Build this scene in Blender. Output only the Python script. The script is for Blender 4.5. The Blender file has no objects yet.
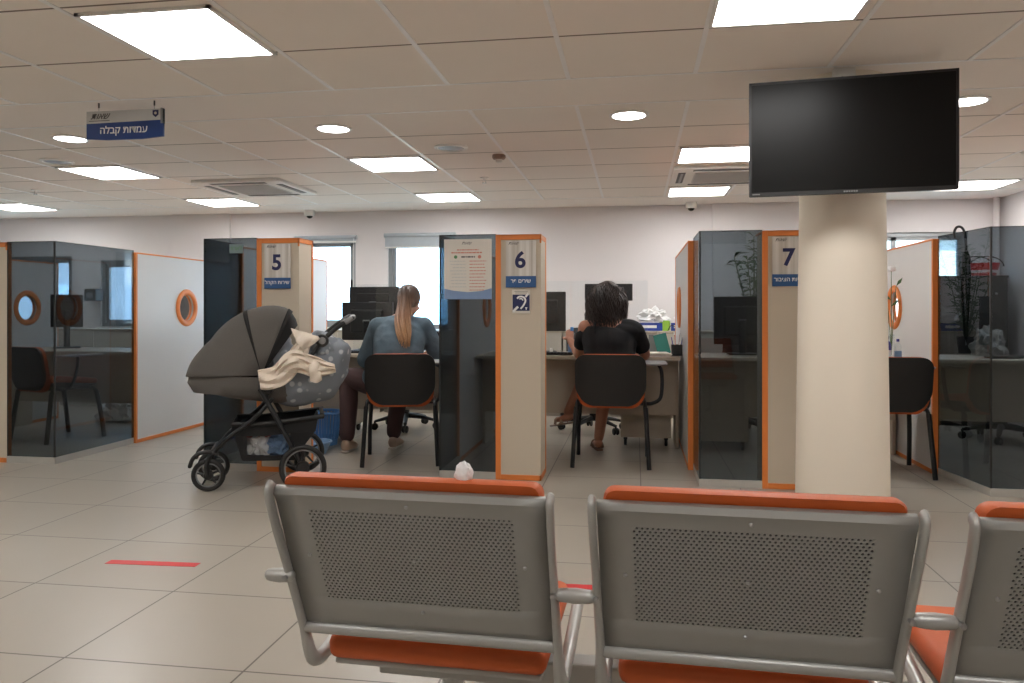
import bpy, bmesh, math, random
from mathutils import Vector, Matrix, Euler, noise
random.seed(7)
R = math.radians
PI = math.pi
scene = bpy.context.scene
col = scene.collection

# ------------------------------------------------------------------ camera
CAM_H, CEIL = 1.15, 2.33
cam_d = bpy.data.cameras.new('camera')
cam = bpy.data.objects.new('camera', cam_d)
col.objects.link(cam)
cam_d.sensor_fit = 'HORIZONTAL'
cam_d.sensor_width = 36.0
cam_d.lens = 36.0 * 780.0 / 1024.0
cam_d.clip_start = 0.02
cam.location = (0, 0, CAM_H)
cam.rotation_euler = (R(90), 0, R(9.0))
cam_d.shift_y = -31.1 / 1024.0
scene.camera = cam

# ------------------------------------------------------------------ materials
def lin(c):
    out = []
    for v in c[:3]:
        v = v / 255.0
        out.append(v / 12.92 if v <= 0.04045 else ((v + 0.055) / 1.055) ** 2.4)
    return (out[0], out[1], out[2], 1.0)

def new_mat(name):
    m = bpy.data.materials.new(name)
    m.use_nodes = True
    nt = m.node_tree
    for n in list(nt.nodes):
        nt.nodes.remove(n)
    out = nt.nodes.new('ShaderNodeOutputMaterial')
    return m, nt, out

def pm(name, c, rough=0.5, metal=0.0, var=0.06, scale=18.0, bump=0.0, bscale=None, spec=0.5, sheen=0.0):
    """principled material with a little procedural variation of colour and relief"""
    m, nt, out = new_mat(name)
    b = nt.nodes.new('ShaderNodeBsdfPrincipled')
    nt.links.new(b.outputs[0], out.inputs[0])
    tc = nt.nodes.new('ShaderNodeTexCoord')
    nz = nt.nodes.new('ShaderNodeTexNoise')
    nz.inputs['Scale'].default_value = scale
    nz.inputs['Detail'].default_value = 4
    nt.links.new(tc.outputs['Object'], nz.inputs['Vector'])
    mx = nt.nodes.new('ShaderNodeMix')
    mx.data_type = 'RGBA'
    a = lin(c)
    mx.inputs[6].default_value = tuple(max(0, v * (1 - var)) for v in a[:3]) + (1,)
    mx.inputs[7].default_value = tuple(min(1, v * (1 + var)) for v in a[:3]) + (1,)
    nt.links.new(nz.outputs[0], mx.inputs[0])
    nt.links.new(mx.outputs[2], b.inputs['Base Color'])
    b.inputs['Roughness'].default_value = rough
    b.inputs['Metallic'].default_value = metal
    b.inputs['Specular IOR Level'].default_value = spec
    if sheen:
        b.inputs['Sheen Weight'].default_value = sheen
    if bump:
        n2 = nt.nodes.new('ShaderNodeTexNoise')
        n2.inputs['Scale'].default_value = bscale or scale * 6
        nt.links.new(tc.outputs['Object'], n2.inputs['Vector'])
        bp = nt.nodes.new('ShaderNodeBump')
        bp.inputs['Strength'].default_value = bump
        bp.inputs['Distance'].default_value = 0.004
        nt.links.new(n2.outputs[0], bp.inputs['Height'])
        nt.links.new(bp.outputs[0], b.inputs['Normal'])
    return m

def glass_mat(name, tint, gloss=0.06, rough=0.01):
    """thin pane: tinted transmission plus a fresnel-weighted mirror"""
    m, nt, out = new_mat(name)
    tr = nt.nodes.new('ShaderNodeBsdfTransparent')
    tr.inputs[0].default_value = tuple(tint) + (1,)
    gl = nt.nodes.new('ShaderNodeBsdfGlossy')
    gl.inputs['Color'].default_value = (0.9, 0.95, 1, 1)
    gl.inputs['Roughness'].default_value = rough
    lw = nt.nodes.new('ShaderNodeLayerWeight')
    lw.inputs['Blend'].default_value = .5
    pw = nt.nodes.new('ShaderNodeMath')
    pw.operation = 'POWER'
    pw.inputs[1].default_value = 5
    nt.links.new(lw.outputs['Facing'], pw.inputs[0])
    mu = nt.nodes.new('ShaderNodeMapRange')
    mu.inputs['To Min'].default_value = gloss
    mu.inputs['To Max'].default_value = .5
    nt.links.new(pw.outputs[0], mu.inputs[0])
    mix = nt.nodes.new('ShaderNodeMixShader')
    nt.links.new(mu.outputs[0], mix.inputs[0])
    nt.links.new(tr.outputs[0], mix.inputs[1])
    nt.links.new(gl.outputs[0], mix.inputs[2])
    nt.links.new(mix.outputs[0], out.inputs[0])
    return m

def emit_mat(name, c, strength):
    m, nt, out = new_mat(name)
    e = nt.nodes.new('ShaderNodeEmission')
    e.inputs[0].default_value = tuple(c) + (1,)
    e.inputs[1].default_value = strength
    nt.links.new(e.outputs[0], out.inputs[0])
    return m

def grid_mat(name, tile, line, w, h, ox, oy, mortar, rough, var=0.05, bump=0.15, nscale=4.0, spec=0.5, fine=0.0):
    """square tiles with joints, in world metres"""
    m, nt, out = new_mat(name)
    b = nt.nodes.new('ShaderNodeBsdfPrincipled')
    nt.links.new(b.outputs[0], out.inputs[0])
    tc = nt.nodes.new('ShaderNodeTexCoord')
    mp = nt.nodes.new('ShaderNodeMapping')
    mp.inputs['Location'].default_value = (-ox, -oy, 0)
    nt.links.new(tc.outputs['Object'], mp.inputs[0])
    br = nt.nodes.new('ShaderNodeTexBrick')
    br.offset = 0.0
    br.squash = 1.0
    br.inputs['Scale'].default_value = 1.0
    br.inputs['Brick Width'].default_value = w
    br.inputs['Row Height'].default_value = h
    br.inputs['Mortar Size'].default_value = mortar
    br.inputs['Mortar Smooth'].default_value = 0.1
    br.inputs['Bias'].default_value = 0.0
    a = lin(tile)
    br.inputs['Color1'].default_value = tuple(v * (1 - var * .5) for v in a[:3]) + (1,)
    br.inputs['Color2'].default_value = tuple(v * (1 + var * .5) for v in a[:3]) + (1,)
    br.inputs['Mortar'].default_value = lin(line)
    nt.links.new(mp.outputs[0], br.inputs['Vector'])
    nz = nt.nodes.new('ShaderNodeTexNoise')
    nz.inputs['Scale'].default_value = nscale
    nz.inputs['Detail'].default_value = 6
    nt.links.new(tc.outputs['Object'], nz.inputs['Vector'])
    mr = nt.nodes.new('ShaderNodeMapRange')
    mr.inputs['To Min'].default_value = 1 - var
    mr.inputs['To Max'].default_value = 1 + var
    nt.links.new(nz.outputs[0], mr.inputs[0])
    mul = nt.nodes.new('ShaderNodeVectorMath')
    mul.operation = 'SCALE'
    nt.links.new(br.outputs['Color'], mul.inputs[0])
    nt.links.new(mr.outputs[0], mul.inputs['Scale'])
    nt.links.new(mul.outputs[0], b.inputs['Base Color'])
    b.inputs['Roughness'].default_value = rough
    b.inputs['Specular IOR Level'].default_value = spec
    bp = nt.nodes.new('ShaderNodeBump')
    bp.invert = True
    bp.inputs['Strength'].default_value = bump
    bp.inputs['Distance'].default_value = 0.003
    nt.links.new(br.outputs['Fac'], bp.inputs['Height'])
    nt.links.new(bp.outputs[0], b.inputs['Normal'])
    return m

M = {}
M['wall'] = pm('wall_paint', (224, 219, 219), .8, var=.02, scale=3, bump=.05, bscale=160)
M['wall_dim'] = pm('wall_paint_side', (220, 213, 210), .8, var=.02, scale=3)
M['floor'] = grid_mat('porcelain_floor', (167, 159, 147), (92, 85, 77), .634, .615, -1.868, 2.32, .0036, .3, var=.05, nscale=2.2, spec=.42)
M['ceil_a'] = grid_mat('ceiling_tiles_front', (240, 232, 223), (132, 120, 110), .63, .62, -.967, 3.97, .007, .95, var=.02, spec=.1)
M['ceil_b'] = grid_mat('ceiling_tiles_rear', (240, 233, 225), (136, 126, 118), .63, .62, -.967, 4.49, .007, .95, var=.02, spec=.1)
M['plaster'] = pm('plaster_board', (240, 232, 224), .9, var=.015, scale=2)
M['tbar'] = pm('grid_bar_metal', (240, 238, 236), .4, .0)
M['white_metal'] = pm('white_enamel', (232, 230, 226), .4, var=.02)
M['white_plastic'] = pm('white_plastic', (228, 226, 220), .45, var=.02)
M['lightpanel'] = emit_mat('lit_panel', (1.0, .985, .965), 20.5)
M['downlight'] = emit_mat('lit_downlight', (1.0, .985, .96), 20.5)
M['orange'] = pm('orange_edging', (224, 130, 62), .45, var=.05)
M['orange_fab'] = pm('orange_vinyl', (198, 92, 38), .55, var=.08, scale=30, bump=.15, bscale=350)
M['beige'] = pm('beige_laminate', (200, 187, 168), .55, var=.02, scale=5)
M['column'] = pm('column_paint', (232, 221, 204), .7, var=.02, scale=4)
M['dimcard'] = pm('dimmed_card', (120, 138, 140), .6)  # paper dimmed in its colour, as if seen through smoked glass
M['grille'] = pm('pale_grille', (196, 196, 194), .5)
M['net'] = glass_mat('dark_netting', (.6, .6, .6), .01, .5)
M['bagdim'] = pm('dimmed_white_bag', (150, 152, 152), .7)  # white bag greyed in colour to look dim behind the glass
M['desk'] = pm('desk_laminate', (182, 170, 152), .45, var=.04, scale=8)
M['panel'] = pm('partition_white', (214, 212, 210), .45, var=.02, scale=4)
M['glass'] = glass_mat('smoked_glass', (.405, .445, .47), .03)
M['clear'] = glass_mat('clear_pane', (.95, .97, .975), .05)
M['plexi'] = glass_mat('clear_acrylic', (.96, .975, .98), .03)
M['glassedge'] = pm('glass_edge_dark', (26, 32, 34), .25)
M['kick'] = pm('plinth_grey', (176, 172, 164), .5)
M['black'] = pm('black_plastic', (26, 25, 25), .5, var=.15)
M['blackm'] = pm('black_powder_coat', (24, 24, 26), .42, var=.1)
M['screen'] = pm('dark_screen', (14, 14, 15), .12, var=.02)
M['tvscreen'] = pm('television_screen', (15, 14, 13), .34, var=.02, spec=.16)
M['steel'] = pm('silver_powder_coat', (178, 177, 173), .42, .45, var=.03, scale=40, bump=.05, bscale=700)
M['steelp'] = pm('perforated_sheet_paint', (158, 157, 152), .5, .3, var=.03, scale=30, bump=.05, bscale=700)
M['chrome'] = pm('brushed_metal', (178, 178, 178), .28, .9, var=.03)
M['alu'] = pm('window_aluminium', (148, 152, 154), .4, .5)
M['navy'] = pm('navy_print', (30, 36, 84), .5, var=.03)
M['signblue'] = pm('sign_blue', (44, 88, 140), .45, var=.04)
M['signdeep'] = pm('sign_deep_blue', (32, 62, 122), .45, var=.04)
M['white'] = pm('white_print', (236, 236, 236), .5, var=.02)
M['ink'] = pm('grey_ink', (88, 84, 84), .6)
M['redink'] = pm('red_ink', (204, 128, 112), .6)
M['greenink'] = pm('green_ink', (92, 140, 96), .6)
M['paper'] = pm('paper', (222, 216, 206), .7, var=.02)
M['poster_blue'] = pm('poster_blue', (126, 150, 186), .6)
M['tape'] = pm('red_tape', (206, 50, 50), .45, var=.06)
M['blind'] = pm('roller_blind_fabric', (176, 184, 190), .7)
M['brownplastic'] = pm('brown_detector', (150, 122, 104), .5)
M['grey'] = pm('grey_plastic', (128, 128, 128), .45)
M['stroll'] = pm('grey_melange_cloth', (92, 88, 84), .9, var=.22, scale=220, bump=.25, bscale=500)
M['strolldark'] = pm('black_cloth', (30, 29, 29), .9, var=.15, scale=80, bump=.2)
M['cream'] = pm('cream_knit', (226, 212, 196), .95, var=.06, scale=40, bump=.3, bscale=260)
M['skin'] = pm('skin', (196, 148, 124), .5, var=.06, scale=12)
M['skin2'] = pm('skin_warm', (176, 122, 98), .5, var=.06, scale=12)
M['denim'] = pm('denim_teal', (80, 97, 108), .85, var=.16, scale=60, bump=.35, bscale=420)
M['trouser'] = pm('burgundy_trouser', (70, 48, 48), .85, var=.12, scale=40, bump=.2)
M['shoe'] = pm('beige_shoe', (196, 172, 152), .7, var=.05)
M['sole'] = pm('pale_sole', (214, 206, 196), .7)
M['blackshirt'] = pm('black_jersey', (13, 13, 16), .95, var=.15, scale=50, bump=.2)
M['hairdark'] = pm('dark_brown_hair', (44, 34, 31), .55, var=.35, scale=90)
M['eye'] = pm('eye_white', (226, 222, 216), .25)
M['eyedark'] = pm('eye_iris', (52, 36, 26), .25)
M['lip'] = pm('lip', (168, 92, 84), .5)
M['bluebin'] = pm('blue_basket_plastic', (92, 146, 206), .45, var=.06)
M['bluepale'] = pm('pale_blue_plastic', (136, 168, 206), .4)
M['bluebox'] = pm('tissue_box_blue', (38, 66, 156), .5, var=.1)
M['tissue'] = pm('tissue_white', (238, 238, 238), .9, var=.02)
M['lime'] = pm('lime_plastic', (150, 196, 70), .5)
M['teal'] = pm('teal_card', (64, 142, 132), .6, var=.06)
M['red'] = pm('red_plastic', (196, 44, 48), .4, var=.05)
M['leaf'] = pm('leaf_green', (70, 104, 62), .55, var=.25, scale=20)
M['stem'] = pm('stem_green', (84, 104, 64), .6, var=.15)
M['pot'] = pm('dark_pot', (46, 46, 48), .4)
M['cabdark'] = pm('dark_laminate', (62, 60, 58), .45, var=.06)
M['cab'] = pm('pale_cabinet', (196, 188, 176), .5, var=.03)
M['wood'] = pm('pedestal_laminate', (186, 174, 156), .5, var=.03)
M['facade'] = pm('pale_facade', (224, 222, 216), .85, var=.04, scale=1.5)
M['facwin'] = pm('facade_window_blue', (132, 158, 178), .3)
M['dimfacade'] = pm('shaded_facade_render', (116, 128, 140), .85, var=.12, scale=1.2)  # facade colour darkened so the left windows look less bright
M['yard'] = pm('yard_paving', (168, 164, 156), .9)
M['cup'] = pm('cup_white', (230, 228, 224), .4)
M['keys'] = pm('dark_keys', (40, 40, 42), .5)
M['violet'] = pm('violet_plastic', (70, 66, 150), .4)

# star-dotted grey cloth of the pram apron: the print is a pattern of the cloth itself
def star_cloth():
    m, nt, out = new_mat('star_print_cloth')
    b = nt.nodes.new('ShaderNodeBsdfPrincipled')
    nt.links.new(b.outputs[0], out.inputs[0])
    tc = nt.nodes.new('ShaderNodeTexCoord')
    vo = nt.nodes.new('ShaderNodeTexVoronoi')
    vo.inputs['Scale'].default_value = 15
    vo.inputs['Randomness'].default_value = .75
    nt.links.new(tc.outputs['Object'], vo.inputs['Vector'])
    rp = nt.nodes.new('ShaderNodeValToRGB')
    rp.color_ramp.elements[0].position = .2
    rp.color_ramp.elements[1].position = .3
    rp.color_ramp.elements[0].color = lin((188, 192, 196))
    rp.color_ramp.elements[1].color = lin((128, 134, 142))
    nt.links.new(vo.outputs['Distance'], rp.inputs[0])
    nt.links.new(rp.outputs[0], b.inputs['Base Color'])
    b.inputs['Roughness'].default_value = .85
    return m
M['star'] = star_cloth()

# hair that is dark at the crown and bleached towards the ends (dyed hair)
def ombre():
    m, nt, out = new_mat('ombre_hair')
    b = nt.nodes.new('ShaderNodeBsdfPrincipled')
    nt.links.new(b.outputs[0], out.inputs[0])
    tc = nt.nodes.new('ShaderNodeTexCoord')
    sx = nt.nodes.new('ShaderNodeSeparateXYZ')
    nt.links.new(tc.outputs['Object'], sx.inputs[0])
    mr = nt.nodes.new('ShaderNodeMapRange')
    mr.inputs['From Min'].default_value = 1.31
    mr.inputs['From Max'].default_value = .92
    nt.links.new(sx.outputs[2], mr.inputs[0])
    rp = nt.nodes.new('ShaderNodeValToRGB')
    rp.color_ramp.elements[0].color = lin((58, 42, 34))
    rp.color_ramp.elements[1].color = lin((190, 150, 110))
    e = rp.color_ramp.elements.new(.5)
    e.color = lin((124, 88, 62))
    nt.links.new(mr.outputs[0], rp.inputs[0])
    nz = nt.nodes.new('ShaderNodeTexNoise')
    nz.inputs['Scale'].default_value = 120
    nt.links.new(tc.outputs['Object'], nz.inputs['Vector'])
    mr2 = nt.nodes.new('ShaderNodeMapRange')
    mr2.inputs['To Min'].default_value = .7
    mr2.inputs['To Max'].default_value = 1.3
    nt.links.new(nz.outputs[0], mr2.inputs[0])
    sc = nt.nodes.new('ShaderNodeVectorMath')
    sc.operation = 'SCALE'
    nt.links.new(rp.outputs[0], sc.inputs[0])
    nt.links.new(mr2.outputs[0], sc.inputs['Scale'])
    nt.links.new(sc.outputs[0], b.inputs['Base Color'])
    b.inputs['Roughness'].default_value = .5
    return m
M['ombre'] = ombre()

# brushed silver sign plate: vertical brushing of the metal
def brushed():
    m, nt, out = new_mat('brushed_sign_plate')
    b = nt.nodes.new('ShaderNodeBsdfPrincipled')
    nt.links.new(b.outputs[0], out.inputs[0])
    tc = nt.nodes.new('ShaderNodeTexCoord')
    mp = nt.nodes.new('ShaderNodeMapping')
    mp.inputs['Scale'].default_value = (32, 32, .6)
    nt.links.new(tc.outputs['Object'], mp.inputs[0])
    nz = nt.nodes.new('ShaderNodeTexNoise')
    nz.inputs['Scale'].default_value = 1
    nt.links.new(mp.outputs[0], nz.inputs['Vector'])
    rp = nt.nodes.new('ShaderNodeValToRGB')
    rp.color_ramp.elements[0].position = .35
    rp.color_ramp.elements[1].position = .65
    rp.color_ramp.elements[0].color = lin((190, 183, 172))
    rp.color_ramp.elements[1].color = lin((222, 218, 212))
    nt.links.new(nz.outputs[0], rp.inputs[0])
    nt.links.new(rp.outputs[0], b.inputs['Base Color'])
    b.inputs['Metallic'].default_value = .15
    b.inputs['Roughness'].default_value = .45
    return m
M['brushed'] = brushed()

# ------------------------------------------------------------------ mesh helpers
def nb():
    return bmesh.new()

def box(bm, x0, x1, y0, y1, z0, z1, mi=0, mat=None):
    vs = [bm.verts.new(p) for p in ((x0, y0, z0), (x1, y0, z0), (x1, y1, z0), (x0, y1, z0),
                                    (x0, y0, z1), (x1, y0, z1), (x1, y1, z1), (x0, y1, z1))]
    fs = [bm.faces.new([vs[i] for i in f]) for f in ((3, 2, 1, 0), (4, 5, 6, 7), (0, 1, 5, 4), (1, 2, 6, 5), (2, 3, 7, 6), (3, 0, 4, 7))]
    for f in fs:
        f.material_index = mi
    if mat is not None:
        for v in vs:
            v.co = mat @ v.co
    return vs

def cbox(bm, c, s, mi=0, rot=None):
    mat = Matrix.Translation(c)
    if rot is not None:
        mat = mat @ Euler(rot).to_matrix().to_4x4()
    return box(bm, -s[0] / 2, s[0] / 2, -s[1] / 2, s[1] / 2, -s[2] / 2, s[2] / 2, mi, mat)

def rbox(bm, x0, x1, y0, y1, z0, z1, r=.01, seg=2, mi=0, mat=None):
    """box with rounded edges"""
    t = bmesh.new()
    box(t, x0, x1, y0, y1, z0, z1)
    bmesh.ops.bevel(t, geom=t.edges[:] + t.verts[:], offset=r, segments=seg, profile=.5, affect='EDGES')
    merge(bm, t, mi, mat)

def merge(bm, t, mi=0, mat=None):
    mp = {}
    for v in t.verts:
        mp[v] = bm.verts.new(mat @ v.co if mat is not None else v.co)
    for f in t.faces:
        try:
            nf = bm.faces.new([mp[v] for v in f.verts])
            nf.material_index = mi
        except ValueError:
            pass
    t.free()

def smooth_path(pts, k=6):
    pts = [Vector(p) for p in pts]
    if len(pts) < 3:
        return pts
    out = []
    for i in range(len(pts) - 1):
        p0 = pts[max(i - 1, 0)]; p1 = pts[i]; p2 = pts[i + 1]; p3 = pts[min(i + 2, len(pts) - 1)]
        for j in range(k):
            t = j / k
            out.append(.5 * ((2 * p1) + (p2 - p0) * t + (2 * p0 - 5 * p1 + 4 * p2 - p3) * t * t + (3 * p1 - p0 - 3 * p2 + p3) * t ** 3))
    out.append(pts[-1])
    return out

def lerp_list(v, n):
    if not isinstance(v, (list, tuple)):
        return [v] * n
    if len(v) == n:
        return list(v)
    out = []
    for i in range(n):
        t = i / (n - 1) * (len(v) - 1)
        a = min(int(t), len(v) - 2)
        out.append(v[a] + (v[a + 1] - v[a]) * (t - a))
    return out

def tube(bm, pts, r, n=8, ry=None, up=(0, 0, 1), closed=False, mi=0, dome=False):
    """sweep an ellipse (r across, ry along 'up') over a path with parallel transport"""
    pts = [Vector(p) for p in pts]
    m = len(pts)
    rs = lerp_list(r, m)
    rys = lerp_list(ry if ry is not None else r, m)
    if dome and not closed:
        # rounded ends
        P, RA, RB = [], [], []
        d0 = (pts[0] - pts[1]).normalized(); d1 = (pts[-1] - pts[-2]).normalized()
        for a in (80, 55, 28):
            P.append(pts[0] + d0 * min(rs[0], rys[0]) * math.sin(R(a))); RA.append(rs[0] * math.cos(R(a))); RB.append(rys[0] * math.cos(R(a)))
        P += pts; RA += rs; RB += rys
        for a in (28, 55, 80):
            P.append(pts[-1] + d1 * min(rs[-1], rys[-1]) * math.sin(R(a))); RA.append(rs[-1] * math.cos(R(a))); RB.append(rys[-1] * math.cos(R(a)))
        pts, rs, rys = P, RA, RB
        m = len(pts)
    rings = []
    side = None
    for i, p in enumerate(pts):
        if closed:
            t = (pts[(i + 1) % m] - pts[i - 1]).normalized()
        else:
            t = (pts[min(i + 1, m - 1)] - pts[max(i - 1, 0)])
            t = t.normalized() if t.length > 1e-9 else Vector((0, 0, 1))
        if side is None:
            u = Vector(up)
            if abs(u.dot(t)) > .95:
                u = Vector((0, 1, 0)) if abs(t.y) < .9 else Vector((1, 0, 0))
            side = t.cross(u).normalized()
        else:
            side = (side - t * side.dot(t))
            side = side.normalized() if side.length > 1e-9 else t.orthogonal().normalized()
        upv = side.cross(t).normalized()
        rings.append([bm.verts.new(p + side * math.cos(2 * PI * k / n) * rs[i] + upv * math.sin(2 * PI * k / n) * rys[i]) for k in range(n)])
    cnt = m if closed else m - 1
    for i in range(cnt):
        a, b = rings[i], rings[(i + 1) % m]
        for k in range(n):
            f = bm.faces.new((a[k], a[(k + 1) % n], b[(k + 1) % n], b[k]))
            f.material_index = mi
    if not closed:
        f = bm.faces.new(rings[0][::-1]); f.material_index = mi
        f = bm.faces.new(rings[-1]); f.material_index = mi

def ell(bm, c, r, seg=16, rings=10, mi=0, rot=None):
    t = bmesh.new()
    bmesh.ops.create_uvsphere(t, u_segments=seg, v_segments=rings, radius=1)
    mat = Matrix.Translation(c)
    if rot is not None:
        mat = mat @ Euler(rot).to_matrix().to_4x4()
    mat = mat @ Matrix.Diagonal((r[0], r[1], r[2], 1))
    merge(bm, t, mi, mat)

def lathe(bm, prof, c=(0, 0, 0), n=24, axis='Z', mi=0, cap=True, mat=None):
    rings = []
    for (r, z) in prof:
        ring = []
        for k in range(n):
            a = 2 * PI * k / n
            if axis == 'Z':
                p = Vector((r * math.cos(a), r * math.sin(a), z))
            elif axis == 'Y':
                p = Vector((r * math.cos(a), z, r * math.sin(a)))
            else:
                p = Vector((z, r * math.cos(a), r * math.sin(a)))
            p = p + Vector(c)
            ring.append(bm.verts.new(mat @ p if mat is not None else p))
        rings.append(ring)
    for i in range(len(rings) - 1):
        for k in range(n):
            f = bm.faces.new((rings[i][k], rings[i][(k + 1) % n], rings[i + 1][(k + 1) % n], rings[i + 1][k]))
            f.material_index = mi
    if cap:
        f = bm.faces.new(rings[0][::-1]); f.material_index = mi
        f = bm.faces.new(rings[-1]); f.material_index = mi

def torus(bm, c, R0, r, n=32, m=10, axis='Z', mi=0, ry=None):
    pts = []
    for k in range(n):
        a = 2 * PI * k / n
        if axis == 'Z':
            d = Vector((math.cos(a), math.sin(a), 0))
        elif axis == 'Y':
            d = Vector((math.cos(a), 0, math.sin(a)))
        else:
            d = Vector((0, math.cos(a), math.sin(a)))
        pts.append(Vector(c) + d * R0)
    up = {'Z': (0, 0, 1), 'Y': (0, 1, 0), 'X': (1, 0, 0)}[axis]
    tube(bm, pts, r, m, ry=ry, up=up, closed=True, mi=mi)

def prism(bm, poly, d0, d1, plane='XZ', mi=0, mat=None):
    """extrude a 2-D outline; plane XZ extrudes along Y, XY along Z, YZ along X"""
    def P(u, v, d):
        p = Vector((u, d, v)) if plane == 'XZ' else Vector((u, v, d)) if plane == 'XY' else Vector((d, u, v))
        return mat @ p if mat is not None else p
    a = [bm.verts.new(P(u, v, d0)) for u, v in poly]
    b = [bm.verts.new(P(u, v, d1)) for u, v in poly]
    n = len(poly)
    fs = [bm.faces.new(a), bm.faces.new(b[::-1])]
    for i in range(n):
        fs.append(bm.faces.new((a[i], b[i], b[(i + 1) % n], a[(i + 1) % n])))
    for f in fs:
        f.material_index = mi

def rrect(x0, x1, z0, z1, r, k=5):
    """rounded rectangle outline; r is one radius or (bl, br, tr, tl)"""
    if not isinstance(r, (tuple, list)):
        r = (r,) * 4
    out = []
    for (cx, cz, rr, a0) in ((x0 + r[0], z0 + r[0], r[0], 180), (x1 - r[1], z0 + r[1], r[1], 270), (x1 - r[2], z1 - r[2], r[2], 0), (x0 + r[3], z1 - r[3], r[3], 90)):
        for i in range(k + 1):
            a = R(a0 + 90 * i / k)
            out.append((cx + rr * math.cos(a), cz + rr * math.sin(a)))
    return out

def obj(name, bm, mats, parent=None, loc=None, rz=0, smooth=None, bevel=0, recalc=True):
    me = bpy.data.meshes.new(name)
    if recalc:
        bmesh.ops.recalc_face_normals(bm, faces=bm.faces[:])
    bm.to_mesh(me)
    bm.free()
    if not isinstance(mats, (list, tuple)):
        mats = [mats]
    for m in mats:
        me.materials.append(m)
    o = bpy.data.objects.new(name, me)
    col.objects.link(o)
    if parent is not None:
        o.parent = parent
    if loc is not None:
        o.location = loc
    o.rotation_euler.z = rz
    if smooth is not None:
        for p in me.polygons:
            p.use_smooth = True
        me.set_sharp_from_angle(angle=R(smooth))
    if bevel:
        b = o.modifiers.new('bevel', 'BEVEL')
        b.width = bevel
        b.segments = 2
        b.limit_method = 'ANGLE'
        b.angle_limit = R(40)
    return o

def remesh(o, voxel, smooth_it=4, factor=.5):
    """fuse overlapping volumes of one mesh into one continuous skin"""
    r = o.modifiers.new('fuse', 'REMESH')
    r.mode = 'VOXEL'
    r.voxel_size = voxel
    s = o.modifiers.new('relax', 'SMOOTH')
    s.iterations = smooth_it
    s.factor = factor
    dg = bpy.context.evaluated_depsgraph_get()
    me = bpy.data.meshes.new_from_object(o.evaluated_get(dg))
    o.modifiers.clear()
    old = o.data
    mats = [m for m in old.materials]
    o.data = me
    me.name = o.name
    if not me.materials:
        for m in mats:
            me.materials.append(m)
    for p in me.polygons:
        p.use_smooth = True
    bpy.data.meshes.remove(old)
    return o

def tag(o, label, cat, group=None, kind=None):
    o['label'] = label
    o['category'] = cat
    if group:
        o['group'] = group
    if kind:
        o['kind'] = kind
    return o

def thing(name, label, cat, loc=(0, 0, 0), rz=0, group=None):
    o = bpy.data.objects.new(name, None)
    o.empty_display_size = .1
    col.objects.link(o)
    o.location = loc
    o.rotation_euler.z = rz
    return tag(o, label, cat, group)

def struct(name, bm, mats, parent=None, **k):
    o = obj(name, bm, mats, parent, **k)
    if parent is None:
        o['kind'] = 'structure'
    return o

def kids(o):
    return [c for c in bpy.data.objects if c.parent == o]

def copy_tree(o, parent=None):
    c = o.copy()
    col.objects.link(c)
    if parent is not None:
        c.parent = parent
    for ch in kids(o):
        copy_tree(ch, c)
    return c

def dup(o, label, loc=None, rz=None, group=None):
    c = copy_tree(o)
    c['label'] = label
    if loc is not None:
        c.location = loc
    if rz is not None:
        c.rotation_euler.z = rz
    if group:
        c['group'] = group
    return c

def lettering(name, text, size, mat, parent, loc, bold=0.0, shear=0.0, depth=.0008, align='CENTER', rot=(PI / 2, 0, 0), sx=1.0):
    """raised or printed letters as a mesh; reads along +X facing -Y by default"""
    cu = bpy.data.curves.new(name, 'FONT')
    cu.body = text
    cu.size = size
    cu.offset = bold
    cu.shear = shear
    cu.extrude = depth
    cu.align_x = align
    cu.align_y = 'CENTER'
    t = bpy.data.objects.new(name, cu)
    col.objects.link(t)
    dg = bpy.context.evaluated_depsgraph_get()
    me = bpy.data.meshes.new_from_object(t.evaluated_get(dg))
    bpy.data.objects.remove(t)
    bpy.data.curves.remove(cu)
    me.materials.clear()
    me.materials.append(mat)
    o = bpy.data.objects.new(name, me)
    col.objects.link(o)
    o.parent = parent
    o.location = loc
    o.rotation_euler = rot
    o.scale.x = sx
    return o

def heb(s):
    return s[::-1]

# ================================================================== the room
X0, X1, Y0, Y1 = -9.0, 3.78, -3.2, 8.9
bm = nb(); box(bm, X0 - .2, X1 + .2, Y0 - .2, Y1 + .2, -.12, 0)
struct('floor', bm, M['floor'])

def slab(bm, x0, x1, y0, y1, mi):
    box(bm, x0, x1, y0, y1, CEIL, CEIL + .1, mi)
bm = nb()
slab(bm, X0, X1, Y0, 3.97, 0)
slab(bm, X0, X1, 3.97, 4.49, 1)
slab(bm, X0, X1, 4.49, 8.21, 2)
slab(bm, X0, X1, 8.21, Y1, 1)
struct('ceiling', bm, [M['ceil_a'], M['plaster'], M['ceil_b']])
# suspended grid bars running into the room
bm = nb()
k = -13
while -.967 + .63 * k < X1:
    x = -.967 + .63 * k
    if x > X0:
        box(bm, x - .011, x + .011, Y0, 3.97, CEIL - .004, CEIL + .002)
        box(bm, x - .011, x + .011, 4.49, 8.21, CEIL - .004, CEIL + .002)
    k += 1
struct('trim_1', bm, M['tbar'])
bm = nb()
for y in (3.97, 4.49, 8.21):
    box(bm, X0, X1, y - .008, y + .008, CEIL - .003, CEIL + .002)
struct('trim_2', bm, M['tbar'])

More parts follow.
